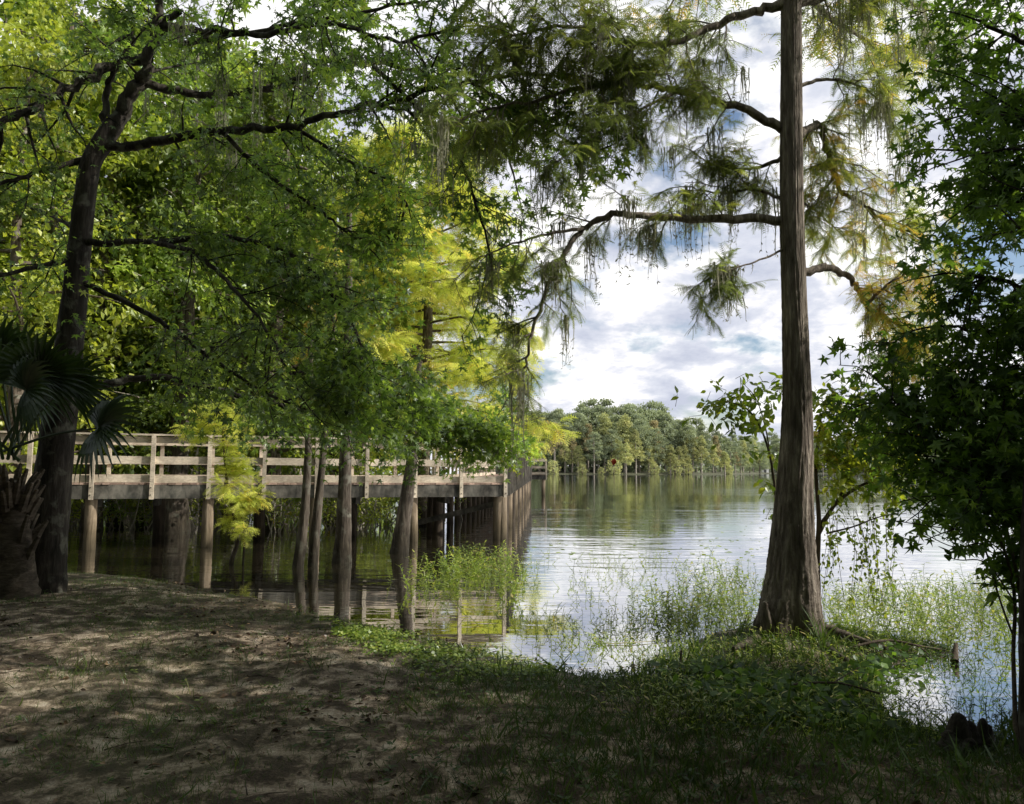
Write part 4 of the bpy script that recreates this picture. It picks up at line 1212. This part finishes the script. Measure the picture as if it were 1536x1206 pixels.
# ------------------------------------------------------------------ shrubs at right
def water_shrub():
    rng = np.random.default_rng(161)
    Y = 8.9
    b = P(1232, 930, Y); off = np.array([b[0], b[1], hz(b[0], b[1])])
    t = empty('buttonbush', off, 'broad leaved sunlit shrub with trailing vines behind the cypress trunk', 'shrub')
    wood = MB(); L = Leaves()
    stems = [([(1228, 945, Y), (1226, 860, Y), (1228, 780, Y), (1224, 700, Y), (1232, 620, Y)], .04),
             ([(1228, 800, Y), (1250, 760, Y), (1280, 735, Y), (1310, 722, Y), (1360, 720, Y - .2)], .028),
             ([(1228, 790, Y), (1262, 740, Y + .1), (1275, 690, Y + .1), (1290, 640, Y + .1)], .02),
             ([(1175, 930, Y + .5), (1168, 800, Y + .5), (1158, 700, Y + .5), (1140, 640, Y + .5), (1115, 610, Y + .5), (1075, 600, Y + .5)], .02),
             ([(1160, 720, Y + .5), (1150, 650, Y + .5), (1135, 600, Y + .4), (1115, 575, Y + .4)], .012),
             ([(1240, 800, Y), (1280, 790, Y - .2), (1320, 775, Y - .3), (1360, 770, Y - .4)], .012)]
    for s, r in stems:
        pth = cat([P(*p) for p in s], 6); wood.tube(pth, np.linspace(r, r * .3, len(pth)), 8, rng, .06)
    blobs = [(1110, 600, 55, 26), (1150, 590, 40, 20), (1075, 605, 30, 10), (1135, 640, 40, 16), (1090, 630, 26, 10), (1240, 600, 40, 26), (1250, 650, 45, 34), (1300, 650, 50, 40), (1330, 690, 50, 40), (1280, 690, 45, 34), (1240, 690, 35, 20), (1300, 720, 50, 26), (1255, 735, 30, 14), (1340, 730, 30, 14), (1280, 620, 40, 22), (1325, 620, 40, 20), (1160, 680, 25, 8), (1155, 735, 25, 6), (1360, 660, 36, 22)]
    for x, y, w, k in blobs:
        for j in range(k):
            yy = Y + (.45 if x < 1190 else 0) + rng.normal() * .18
            c = P(x + rng.normal() * w * .5, y + rng.normal() * w * .35, yy)
            br = branch_path(c, rng.normal(size=3) * [1, .6, .6], .16, rng, 4, .05)
            wood.tube(br, [.004, .003, .003, .002], 3); L.on(br, 4 if x < 1190 else 6, rng, .12 if x < 1190 else .105, .03, .3, r=(0, .8) if x < 1190 else (.3, 1))
    # trailing vines
    for i in range(26):
        x = rng.uniform(1235, 1345); y0 = rng.uniform(690, 780); y1 = y0 + rng.uniform(60, 190)
        c = P(x, y0, Y + rng.normal() * .15); d = P(x + rng.normal() * 12, min(y1, 915), Y)
        v = cat([c, (c + d) / 2 + rng.normal(size=3) * .04, d], 5); wood.tube(v, .003, 3); L.on(v, 26, rng, .06, .025, .4, r=(.2, .9))
    shift(wood, off).build('stems', M['twig'], t, True)
    fm = MB(); L.put(fm, oval_leaf(.55, .06, .15)); shift(fm, off).build('foliage', M['shrub'], t)


water_shrub()


def edge_sapling():
    rng = np.random.default_rng(171)
    Y = 5.6
    b = G(1528, 1098, -.1); off = np.array([b[0], b[1], -.12])
    t = empty('young_sweetgum', off, 'thin dark multi stemmed sapling with bare arching twigs at lower right', 'tree')
    wood = MB(); L = Leaves()
    stems = [([(1524, 1125, Y - .5), (1520, 980, Y), (1522, 900, Y), (1508, 830, Y), (1485, 790, Y), (1450, 770, Y), (1400, 745, Y), (1350, 752, Y)], .016),
             ([(1530, 1135, Y - .5), (1532, 960, Y), (1528, 880, Y), (1512, 800, Y), (1500, 760, Y), (1492, 700, Y)], .018),
             ([(1522, 960, Y), (1500, 900, Y), (1480, 830, Y), (1470, 815, Y), (1430, 820, Y), (1385, 800, Y)], .008),
             ([(1520, 900, Y), (1480, 845, Y), (1440, 840, Y), (1420, 836, Y)], .006),
             ([(1535, 1000, Y), (1545, 900, Y), (1540, 820, Y)], .014),
             ([(1508, 830, Y), (1460, 800, Y - .1), (1400, 790, Y - .1), (1320, 778, Y - .1)], .005)]
    for s, r in stems:
        pth = cat([P(*p) for p in s], 6); wood.tube(pth, np.linspace(r, .003, len(pth)), 7, rng, .05)
    for x, y, w, k in [(1500, 870, 26, 22), (1530, 840, 26, 22), (1530, 900, 20, 10), (1500, 850, 18, 8), (1350, 775, 8, 2), (1345, 795, 10, 3), (1450, 815, 8, 2), (1428, 837, 6, 1), (1470, 760, 30, 14), (1440, 745, 26, 10), (1510, 790, 30, 14)]:
        for j in range(k):
            c = P(x + rng.normal() * w * .5, y + rng.normal() * w * .4, Y + rng.normal() * .12)
            L.on(np.array([c, c + rng.normal(size=3) * .05]), 3, rng, .085, .02, .3)
    shift(wood, off).build('stems', M['twig'], t, True)
    fm = MB(); L.put(fm, oval_leaf(.5, .06, .2)); shift(fm, off).build('foliage', M['sweetgum_dark'], t)


edge_sapling()


def edge_trunk():
    rng = np.random.default_rng(173)
    b = G(1548, 1140, -.08); off = np.array([b[0], b[1], -.1]); Y = b[1]
    t = empty('young_sweetgum', off, 'dark slender trunk cut by the right edge beside the inlet', 'tree')
    pts = [off + [0, 0, -.1], off + [0, 0, .15], off + [.03, .02, .8], off + [.12, .05, 1.8], off + [.3, .1, 3.2], off + [.4, .1, 4.6]]
    path = cat(pts, 6); mb = MB(); mb.tube(path, np.interp(np.linspace(0, 1, len(path)), [0, .2, 1], [.10, .06, .015]), 12, rng, .05)
    shift(mb, off).build('trunk', M['bark_gum'], t, True)
    L = Leaves(); w = MB()
    for q in sub(path, 14, .8, rng, .55):
        w.tube(q, np.linspace(.01, .003, 5), 4)
        for r in sub(q, 4, .3, rng, .1, k=4) + [q]: L.on(r, 8, rng, .12, .05)
    shift(w, off).build('branches', M['bark_gum'], t, True)
    cr = MB(); L.put(cr, STAR); shift(cr, off).build('crown', M['sweetgum_dark'], t)


edge_trunk()


# cypress knees, logs, sticks
def knee(x, y, hpx, wpx, seed, label):
    rng = np.random.default_rng(seed); b = G(x, y, -.1); Y = b[1]
    h = hpx / F * Y; r = wpx / 2 / F * Y
    t = [0, .2, .45, .7, .9, 1]
    mb = MB(); pts = np.stack([np.array(t) * .02, np.zeros(6), np.array(t) * h * 1.1 - .04], -1)
    path = cat(pts, 4); mb.tube(path, np.interp(np.linspace(0, 1, len(path)), t, [r * 1.25, r * .9, r * .6, r * .4, r * .26, r * .06]), 14, rng, .06, lambda u, th: 1 + .12 * np.cos(3 * th + 2 * u) * (1 - u))
    for dx, dy, sc in ((.55, .1, .8), (-.5, -.2, .62), (.15, -.5, .5)):
        q = path * [1, 1, sc] + np.array([dx * r, dy * r, 0]); mb.tube(q, np.interp(np.linspace(0, 1, len(path)), t, [r * .9, r * .7, r * .5, r * .34, r * .2, r * .05]), 9, rng, .1)
    o = mb.build('cypress_knee', M['bark_gum'], smooth=True, loc=(b[0], b[1], -.1)); tag(o, label, 'cypress knee')


knee(1436, 1132, 62, 62, 1, 'blunt dark cypress knee at the edge of the small inlet')
knee(1472, 1128, 52, 34, 2, 'narrower pointed cypress knee just right of the blunt one')


def stick(name, label, cat_, px, r0, r1, mat, seed, extra=(), lift=.0):
    rng = np.random.default_rng(seed)
    pts = np.array([G(x, y, -.1 + z) for x, y, z in px]); off = pts[0]
    mb = MB(); path = cat(pts, 6); mb.tube(path, np.linspace(r0, r1, len(path)), 8, rng, .08)
    for e in extra:
        q = cat([G(x, y, -.1 + z) for x, y, z in e], 4); mb.tube(q, np.linspace(r1 * .9, r1 * .3, len(q)), 6, rng, .06)
    o = shift(mb, off).build(name, mat, smooth=True, loc=off); tag(o, label, cat_)


stick('fallen_branch', 'dark bent fallen branch lying among weeds just right of the cypress roots', 'branch', [(1275, 972, .03), (1310, 963, .08), (1340, 961, .08), (1375, 968, .05), (1418, 975, -.02)], .016, .008, M['twig'], 4, [[(1375, 968, .05), (1392, 980, .0), (1402, 992, -.04)]])
stick('fallen_branch', 'long thin fallen branch lying across the dark weeds below the cypress', 'branch', [(1120, 1045, .03), (1170, 1030, .08), (1250, 1024, .1), (1320, 1040, .05)], .014, .007, M['twig'], 5, [[(1250, 1024, .1), (1290, 1000, .16)]])
stick('stump', 'short rotten stub sticking up from the inlet near the fallen branch', 'stump', [(1432, 992, -.03), (1433, 980, .03), (1434, 966, .1)], .035, .02, M['twig'], 6)
stick('stump', 'thin dark stub standing in the weeds left of the cypress', 'stump', [(1021, 1005, -.04), (1021, 990, .03), (1022, 975, .12)], .013, .010, M['twig'], 7)
stick('floating_reed', 'long pale straw lying on the water left of the cypress', 'reed', [(905, 966, -.04), (960, 963, -.035), (1018, 958, -.04)], .006, .003, flat_mat('straw', (.5, .46, .3)), 8)
stick('fallen_twig', 'thin crooked twig lying on bare mud at lower left', 'twig', [(55, 1100, .02), (66, 1118, .05), (70, 1130, .02), (95, 1140, .01)], .008, .003, M['twig'], 9)


# ------------------------------------------------------------------ ground cover (uncountable)
def sample_land(rng, n, x0, x1, y0, y1, want=None, lo=.02):
    x = rng.uniform(x0, x1, n); y = rng.uniform(y0, y1, n); sd = sdist(x, y)
    ok = sd > lo
    if want is not None: ok &= rng.uniform(0, 1, n) < want(x, y, sd)
    return x[ok], y[ok], sd[ok]


def patch(x, y, s=1.0, ph=0.0):
    return .5 + .25 * np.sin(1.7 * s * x + .9 * s * y + ph) + .25 * np.sin(-1.1 * s * x + 2.1 * s * y + 1.3 + ph) + .2 * np.sin(3.9 * s * x - 2.7 * s * y + 2 * ph)


def grass_obj():
    rng = np.random.default_rng(181)
    def want(x, y, sd):
        right = np.clip((x + 1.2) / 2.0, 0, 1)
        base = .14 + 1.3 * np.clip(patch(x, y, 1.4, .6) - .42, 0, 1) * 1.6
        return np.clip(base + right * (.35 + .4 * patch(x, y, 1.3, 2)), 0, 1) * np.where(y < 6.5, 1, .8)
    x, y, sd = sample_land(rng, 330000, -9, 6.5, 2.6, 13, want)
    z = hgt(x, y); n = len(x)
    right = np.clip((x + 1.2) / 2.0, 0, 1)
    h = rng.uniform(.018, .06, n) * (1 + 1.0 * right)
    tall = rng.uniform(0, 1, n) < .012; h = np.where(tall, h * 2.6, h)
    tv = np.array([(-.035, 0, 0), (.035, 0, 0), (.03, .5, .05), (-.03, .5, .05), (0, 1, .3)])
    ax = rng.normal(size=(n, 3)) * .55; ax[:, 2] = 1
    nn = rng.normal(size=(n, 3)); nn[:, 2] *= .2
    mb = MB(); mb.scatter(tv, [np.array([(0, 1, 2, 3)]), np.array([(3, 2, 4)])], np.stack([x, y, z - .003], -1), ax, nn, h, np.clip(rng.beta(2, 2, n) * .8 + (1 - right) * .25 * rng.uniform(0, 1, n), 0, 1))
    o = mb.build('short_grass', M['grass']); tag(o, 'short sparse grass growing over the muddy bank', 'grass', None, 'stuff')
    # tall blades near cypress foot and random tufts
    mb = MB()
    cs = [(G(1145, 965, -.02), 16, .32), (G(1230, 962, -.02), 22, .38), (G(1165, 968, -.02), 14, .28), (G(1040, 965, -.05), 20, .35), (G(1210, 975, -.02), 14, .26)]
    for i in range(120):
        xx = rng.uniform(-4.5, 5); yy = rng.uniform(3.4, 7.5)
        if sdist(np.array([xx]), np.array([yy]))[0] > .1: cs.append((np.array([xx, yy, hz(xx, yy)]), 9, rng.uniform(.08, .16)))
    tv = []; k = 6
    for j in range(k): s = j / (k - 1); w = .022 * (1 - s ** 2) + .001; tv += [(-w, s, .55 * s * s), (w, s, .55 * s * s)]
    tf = np.array([(2 * j, 2 * j + 1, 2 * j + 3, 2 * j + 2) for j in range(k - 1)])
    for c, m, hh in cs:
        ax = rng.normal(size=(m, 3)) * .45; ax[:, 2] = 1
        p = np.asarray(c)[None] + rng.normal(size=(m, 3)) * [.05, .04, 0]
        p[:, 2] = hgt(p[:, 0], p[:, 1]) - .01
        mb.scatter(np.array(tv), tf, p, ax, rng.normal(size=(m, 3)) * [1, 1, .2], rng.uniform(.6, 1.1, m) * hh, rng.uniform(.2, .95, m))
    o = mb.build('tall_grass', M['grass']); tag(o, 'taller arching grass blades in tufts along the bank', 'grass', None, 'stuff')


grass_obj()


def weeds_obj():
    rng = np.random.default_rng(191)
    # seedlings and creeping weeds on land
    def want(x, y, sd):
        right = np.clip((x + 1.5) / 2.2, 0, 1)
        return np.clip(.12 + .3 * np.clip(patch(x, y, 1.2, 4) - .35, 0, 1) + right * .5, 0, 1)
    x, y, sd = sample_land(rng, 9000, -8, 6.5, 2.8, 11, want)
    n = len(x); z = hgt(x, y)
    pos = []; ax = []; nn = []; sc = []; rn = []
    for j in range(6):
        a = j * 1.25 + rng.uniform(0, .6, n); hgt_ = rng.uniform(.01, .06, n)
        pos.append(np.stack([x, y, z + hgt_], -1)); ax.append(np.stack([np.cos(a), np.sin(a), rng.uniform(-.2, .5, n)], -1)); nn.append(np.stack([rng.normal(size=n) * .3, rng.normal(size=n) * .3, np.ones(n)], -1)); sc.append(rng.uniform(.02, .055, n)); rn.append(rng.uniform(0, .9, n))
    mb = MB(); mb.scatter(OVAL[0], OVAL[1], np.vstack(pos), np.vstack(ax), np.vstack(nn), np.concatenate(sc), np.concatenate(rn))
    o = mb.build('ground_weeds', M['grass']); tag(o, 'small leafy weeds scattered over the bank', 'weeds', None, 'stuff')
    # bright pads on the sunny shore edge
    mb = MB(); m = 9000
    t = rng.uniform(0, 1, m); bx = np.interp(t, [0, .4, .75, 1], [500, 600, 720, 830]); by = np.interp(t, [0, .4, .75, 1], [940, 960, 985, 1000]) + rng.normal(size=m) * np.interp(t, [0, .5, 1], [11, 20, 10]) + 8
    P_ = np.array([G(a, b, -.09) for a, b in zip(bx, by)]); P_ = P_[sdist(P_[:, 0], P_[:, 1]) > -.12]; m = len(P_)
    keep = patch(P_[:, 0], P_[:, 1], 2.6, 1) > rng.uniform(.1, .8, m); P_ = P_[keep]; m = len(P_)
    P_[:, 2] = np.maximum(hgt(P_[:, 0], P_[:, 1]), WATER) + rng.uniform(.005, .05, m)
    mb.scatter(ROUND[0], ROUND[1], P_, rng.normal(size=(m, 3)) * [1, 1, .25], np.array([0, 0, 1.0]) + rng.normal(size=(m, 3)) * .35, rng.uniform(.018, .05, m), rng.uniform(0, 1, m))
    o = mb.build('pennywort', M['pad']); tag(o, 'bright green low round leaved plants along the sunny shoreline', 'plants', None, 'stuff')
    # dark broad vine leaves left of the cypress
    mb = MB(); P2 = []
    for cx, cy, w, k in [(1000, 985, 18, 26), (1050, 990, 34, 110), (1100, 1000, 40, 150), (1160, 1010, 50, 170), (1230, 1020, 50, 150), (1090, 1030, 60, 170), (1180, 1050, 70, 170), (1280, 1060, 60, 120), (990, 1005, 12, 14), (1300, 985, 40, 110), (1350, 968, 45, 60)]:
        a = np.stack([cx + rng.normal(size=k) * w * .6, cy + 18 + rng.normal(size=k) * w * .22], -1)
        P2 += [G(px, py, -.06) for px, py in a]
    P2 = np.array(P2); P2[:, 2] = np.maximum(hgt(P2[:, 0], P2[:, 1]), WATER) + rng.uniform(.02, .13, len(P2)); m = len(P2)
    mb.scatter(ROUND[0], ROUND[1], P2, rng.normal(size=(m, 3)) * [1, 1, .4] + [0, -.4, 0], np.array([0, -.5, 1.0]) + rng.normal(size=(m, 3)) * .4, rng.uniform(.05, .1, m), rng.uniform(0, .8, m))
    for p in P2[::2]: mb.tube([p, [p[0] + rng.normal() * .03, p[1] + .02, p[2] * 0 + hz(p[0], p[1])]], .0025, 3, cap=False)
    o = mb.build('broadleaf_vines', M['sweetgum_dark']); tag(o, 'broad dark vine leaves massed below the cypress trunk', 'vines', None, 'stuff')
    # leaf litter
    x, y, sd = sample_land(rng, 26000, -9, 6, 2.8, 12.5, lambda x, y, sd: np.clip(1.5 * patch(x, y, 1.1, 5) - .35, .04, 1), -.1)
    n = len(x); z = np.maximum(hgt(x, y), WATER + .003) + .006
    mb = MB(); mb.scatter(OVAL[0] * [1.3, 1, 1.8], OVAL[1], np.stack([x, y, z], -1), rng.normal(size=(n, 3)) * [1, 1, .12], np.array([0, 0, 1.0]) + rng.normal(size=(n, 3)) * .5, rng.uniform(.012, .055, n) * np.where(rng.uniform(0, 1, n) < .08, 1.7, 1), rng.uniform(0, 1, n) ** 1.5)
    o = mb.build('leaf_litter', M['litter']); tag(o, 'fallen brown leaves and bits scattered over the mud', 'leaf litter', None, 'stuff')
    mb = MB()
    x, y, sd = sample_land(rng, 900, -8, 5, 3, 11)
    for a, b in zip(x, y):
        an = rng.uniform(0, 3.14); L = rng.uniform(.05, .28); d = np.array([math.cos(an), math.sin(an), 0]) * L
        p = np.array([a, b, hz(a, b) + .008]); mb.tube([p, p + d * .5 + rng.normal(size=3) * [.02, .02, .006], p + d], [.004, .003, .002], 4)
    o = mb.build('twig_litter', M['twig']); tag(o, 'small dead twigs strewn over the bank', 'twigs', None, 'stuff')


weeds_obj()


def weed_template(rng, h, leaves, ls):
    mb = MB(); s = branch_path([0, 0, -.25], [rng.normal() * .3, rng.normal() * .3, 1], h + .25, rng, 6, 0, .2)
    mb.tube(s, np.linspace(.004, .0025, 6), 3, cap=False)
    L = Leaves()
    t = np.linspace(.3, 1, leaves); p = interp(s, t); a = np.arange(leaves) * 2.2 + rng.uniform(0, 3)
    ax = np.stack([np.cos(a), np.sin(a), rng.uniform(.0, .9, leaves)], -1)
    mb.scatter(LANCE[0], LANCE[1], p, ax, np.array([0, 0, 1.0]) + rng.normal(size=(leaves, 3)) * .3, ls * rng.uniform(.6, 1.2, leaves), rng.uniform(0, 1, leaves))
    return mb


def scatter_mb(dst, tm, pos, rng, smin=.7, smax=1.2):
    for p in pos:
        a = rng.uniform(0, 6.28); s = rng.uniform(smin, smax); c, sn = math.cos(a) * s, math.sin(a) * s
        Rm = np.array([[c, -sn, 0], [sn, c, 0], [0, 0, s]])
        t = tm[rng.integers(len(tm))]
        base = dst.n
        V = np.vstack(t.v) @ Rm.T + p
        dst.v.append(V); dst.n += len(V)
        dr = rng.normal() * .15
        for k in (3, 4):
            for f, r in zip(t.f[k], t.r[k]): dst.f[k].append(f + base); dst.r[k].append(np.clip(r + dr, 0, 1))


def water_weeds():
    rng = np.random.default_rng(201)
    big = [weed_template(rng, h, l, s) for h, l, s in ((.30, 15, .10), (.36, 16, .095), (.24, 13, .10), (.42, 15, .09))]
    med = [weed_template(rng, h, l, s) for h, l, s in ((.2, 9, .06), (.26, 10, .065), (.15, 7, .06), (.3, 11, .06))]
    def pts(specs):
        o = []
        for x0, x1, y0, y1, n in specs:
            k = max(2, n // 6); cx = rng.uniform(x0, x1, k); cy = rng.uniform(y0, y1, k)
            for i in range(int(n * .75)):
                j = rng.integers(k); o.append(G(cx[j] + rng.normal() * 14, cy[j] + rng.normal() * 5.5, WATER))
        return np.array(o)
    m1 = MB(); scatter_mb(m1, big, pts([(625, 700, 852, 872, 60), (680, 785, 845, 872, 170), (600, 790, 868, 900, 60)]), rng); o = m1.build('water_weeds', M['weed']); tag(o, 'clump of leafy green water weeds at the boardwalk corner', 'water weeds', None, 'stuff')
    m2 = MB(); scatter_mb(m2, med, pts([(785, 945, 838, 975, 190), (860, 1000, 850, 985, 200), (780, 1010, 835, 850, 60), (890, 1010, 930, 990, 80), (640, 800, 880, 950, 60)]), rng, .6, 1.1)
    o = m2.build('water_weeds', M['weed']); tag(o, 'thin scattered weed stems standing in open water left of the cypress', 'water weeds', None, 'stuff')
    m3 = MB(); scatter_mb(m3, big + med, pts([(985, 1150, 868, 950, 250), (1010, 1150, 905, 962, 170), (950, 1060, 890, 960, 100), (990, 1140, 850, 880, 70)]), rng, .6, 1.1)
    o = m3.build('water_weeds', M['weed']); tag(o, 'dense sunlit weeds in the shallows just left of the cypress trunk', 'water weeds', None, 'stuff')
    m4 = MB(); scatter_mb(m4, big + med, pts([(1235, 1400, 890, 960, 430), (1380, 1540, 890, 975, 340), (1300, 1540, 870, 900, 110)]), rng, .6, 1.1)
    o = m4.build('water_weeds', M['weed']); tag(o, 'dense sunlit weeds in the shallows right of the cypress trunk', 'water weeds', None, 'stuff')
    m5 = MB(); scatter_mb(m5, med, pts([(1310, 1520, 1000, 1090, 210), (1330, 1500, 985, 1010, 90)]), rng, .5, .9)
    o = m5.build('water_weeds', M['sweetgum_dark']); tag(o, 'dark weed stems standing in the small shaded inlet at right', 'water weeds', None, 'stuff')
    # weeds rising out of the dark bank under the cypress
    m6 = MB(); q = []
    for i in range(1500):
        p = G(rng.uniform(960, 1440), rng.uniform(955, 1100), -.05); sd = sdist(p[:1], p[1:2])[0]
        if sd > .02: q.append([p[0], p[1], hz(p[0], p[1])])
    scatter_mb(m6, med, np.array(q), rng, .5, 1.0)
    o = m6.build('bank_weeds', M['weed']); tag(o, 'leafy weeds covering the bank around the cypress foot', 'weeds', None, 'stuff')
    # floating specks on the open lake
    mb = MB(); n = 260; pp = np.array([G(rng.uniform(800, 1150), rng.uniform(718, 840), WATER + .01) for _ in range(n)])
    mb.scatter(ROUND[0], ROUND[1], pp, rng.normal(size=(n, 3)) * [1, 1, .05], np.array([0, 0, 1.0]) + rng.normal(size=(n, 3)) * .1, rng.uniform(.05, .16, n) , rng.uniform(.3, 1, n))
    o = mb.build('floating_leaves', M['pad']); tag(o, 'tiny leaves and bits floating on the open lake', 'floating leaves', None, 'stuff')


water_weeds()

# ------------------------------------------------------------------ light, sky, camera
SUN_AZ = math.radians(-5); SUN_EL = math.radians(40)
sd_ = Vector((math.cos(SUN_AZ) * math.cos(SUN_EL), math.sin(SUN_AZ) * math.cos(SUN_EL), math.sin(SUN_EL)))
sun = bpy.data.lights.new('sun', 'SUN'); sun.energy = 5.0; sun.angle = math.radians(.53); sun.color = (1.0, .93, .82)
so = bpy.data.objects.new('sun', sun); COL.objects.link(so); so.location = (20, 5, 25)
so.rotation_euler = sd_.to_track_quat('Z', 'Y').to_euler()

w = bpy.data.worlds.new('World'); scn.world = w; w.use_nodes = True
nt = w.node_tree; nt.nodes.clear()
out = nt.nodes.new('ShaderNodeOutputWorld')
sky = nt.nodes.new('ShaderNodeTexSky'); sky.sky_type = 'NISHITA'; sky.sun_disc = False
sky.sun_elevation = SUN_EL; sky.sun_rotation = math.radians(90) - SUN_AZ
bg1 = nt.nodes.new('ShaderNodeBackground'); bg1.inputs['Strength'].default_value = .12
nt.links.new(sky.outputs[0], bg1.inputs['Color'])
tc = nt.nodes.new('ShaderNodeTexCoord'); sp = nt.nodes.new('ShaderNodeSeparateXYZ'); nt.links.new(tc.outputs['Generated'], sp.inputs[0])
den = math_n(nt, 'ADD', math_n(nt, 'MAXIMUM', sp.outputs['Z'], 0.0), .33)
ux = math_n(nt, 'DIVIDE', sp.outputs['X'], den); uy = math_n(nt, 'DIVIDE', sp.outputs['Y'], den)
cb = nt.nodes.new('ShaderNodeCombineXYZ'); nt.links.new(ux, cb.inputs[0]); nt.links.new(uy, cb.inputs[1])
n1 = noise(nt, cb.outputs[0], 2.5, 9, .56, .15)
mp = nt.nodes.new('ShaderNodeMapping'); mp.inputs['Location'].default_value = (3.1, 1.7, .4); nt.links.new(cb.outputs[0], mp.inputs['Vector'])
n2 = noise(nt, mp.outputs[0], 4.6, 9, .58, .15)
cov = ramp(nt, [(.37, 0.0), (.46, 1.0)]); nt.links.new(n1, cov.inputs['Fac'])
cc = ramp(nt, [(.36, (.62, .66, .79)), (.46, (.80, .83, .93)), (.51, (1.0, 1.0, 1.05)), (.56, (1.28, 1.27, 1.26))]); nt.links.new(n2, cc.inputs['Fac'])
bg2 = nt.nodes.new('ShaderNodeBackground'); bg2.inputs['Strength'].default_value = .98; nt.links.new(cc.outputs['Color'], bg2.inputs['Color'])
mx = nt.nodes.new('ShaderNodeMixShader'); nt.links.new(cov.outputs['Color'], mx.inputs[0]); nt.links.new(bg1.outputs[0], mx.inputs[1]); nt.links.new(bg2.outputs[0], mx.inputs[2])
nt.links.new(mx.outputs[0], out.inputs['Surface'])

cam = bpy.data.cameras.new('camera'); co = bpy.data.objects.new('camera', cam); COL.objects.link(co)
cam.sensor_fit = 'HORIZONTAL'; cam.sensor_width = 36; cam.lens = 36 * F / 1536
cam.clip_start = .05; cam.clip_end = 6000
mat = Matrix(((R_[0], U_[0], -_f[0], 0), (R_[1], U_[1], -_f[1], 0), (R_[2], U_[2], -_f[2], EYE), (0, 0, 0, 1)))
co.matrix_world = mat
scn.camera = co
scn.view_settings.view_transform = 'Standard'; scn.view_settings.look = 'None'; scn.view_settings.exposure = 0
scn.render.engine = 'CYCLES'
cy = scn.cycles
cy.max_bounces = 6; cy.diffuse_bounces = 3; cy.glossy_bounces = 3; cy.transmission_bounces = 3
cy.use_denoising = True
cy.sample_clamp_indirect = 6.0
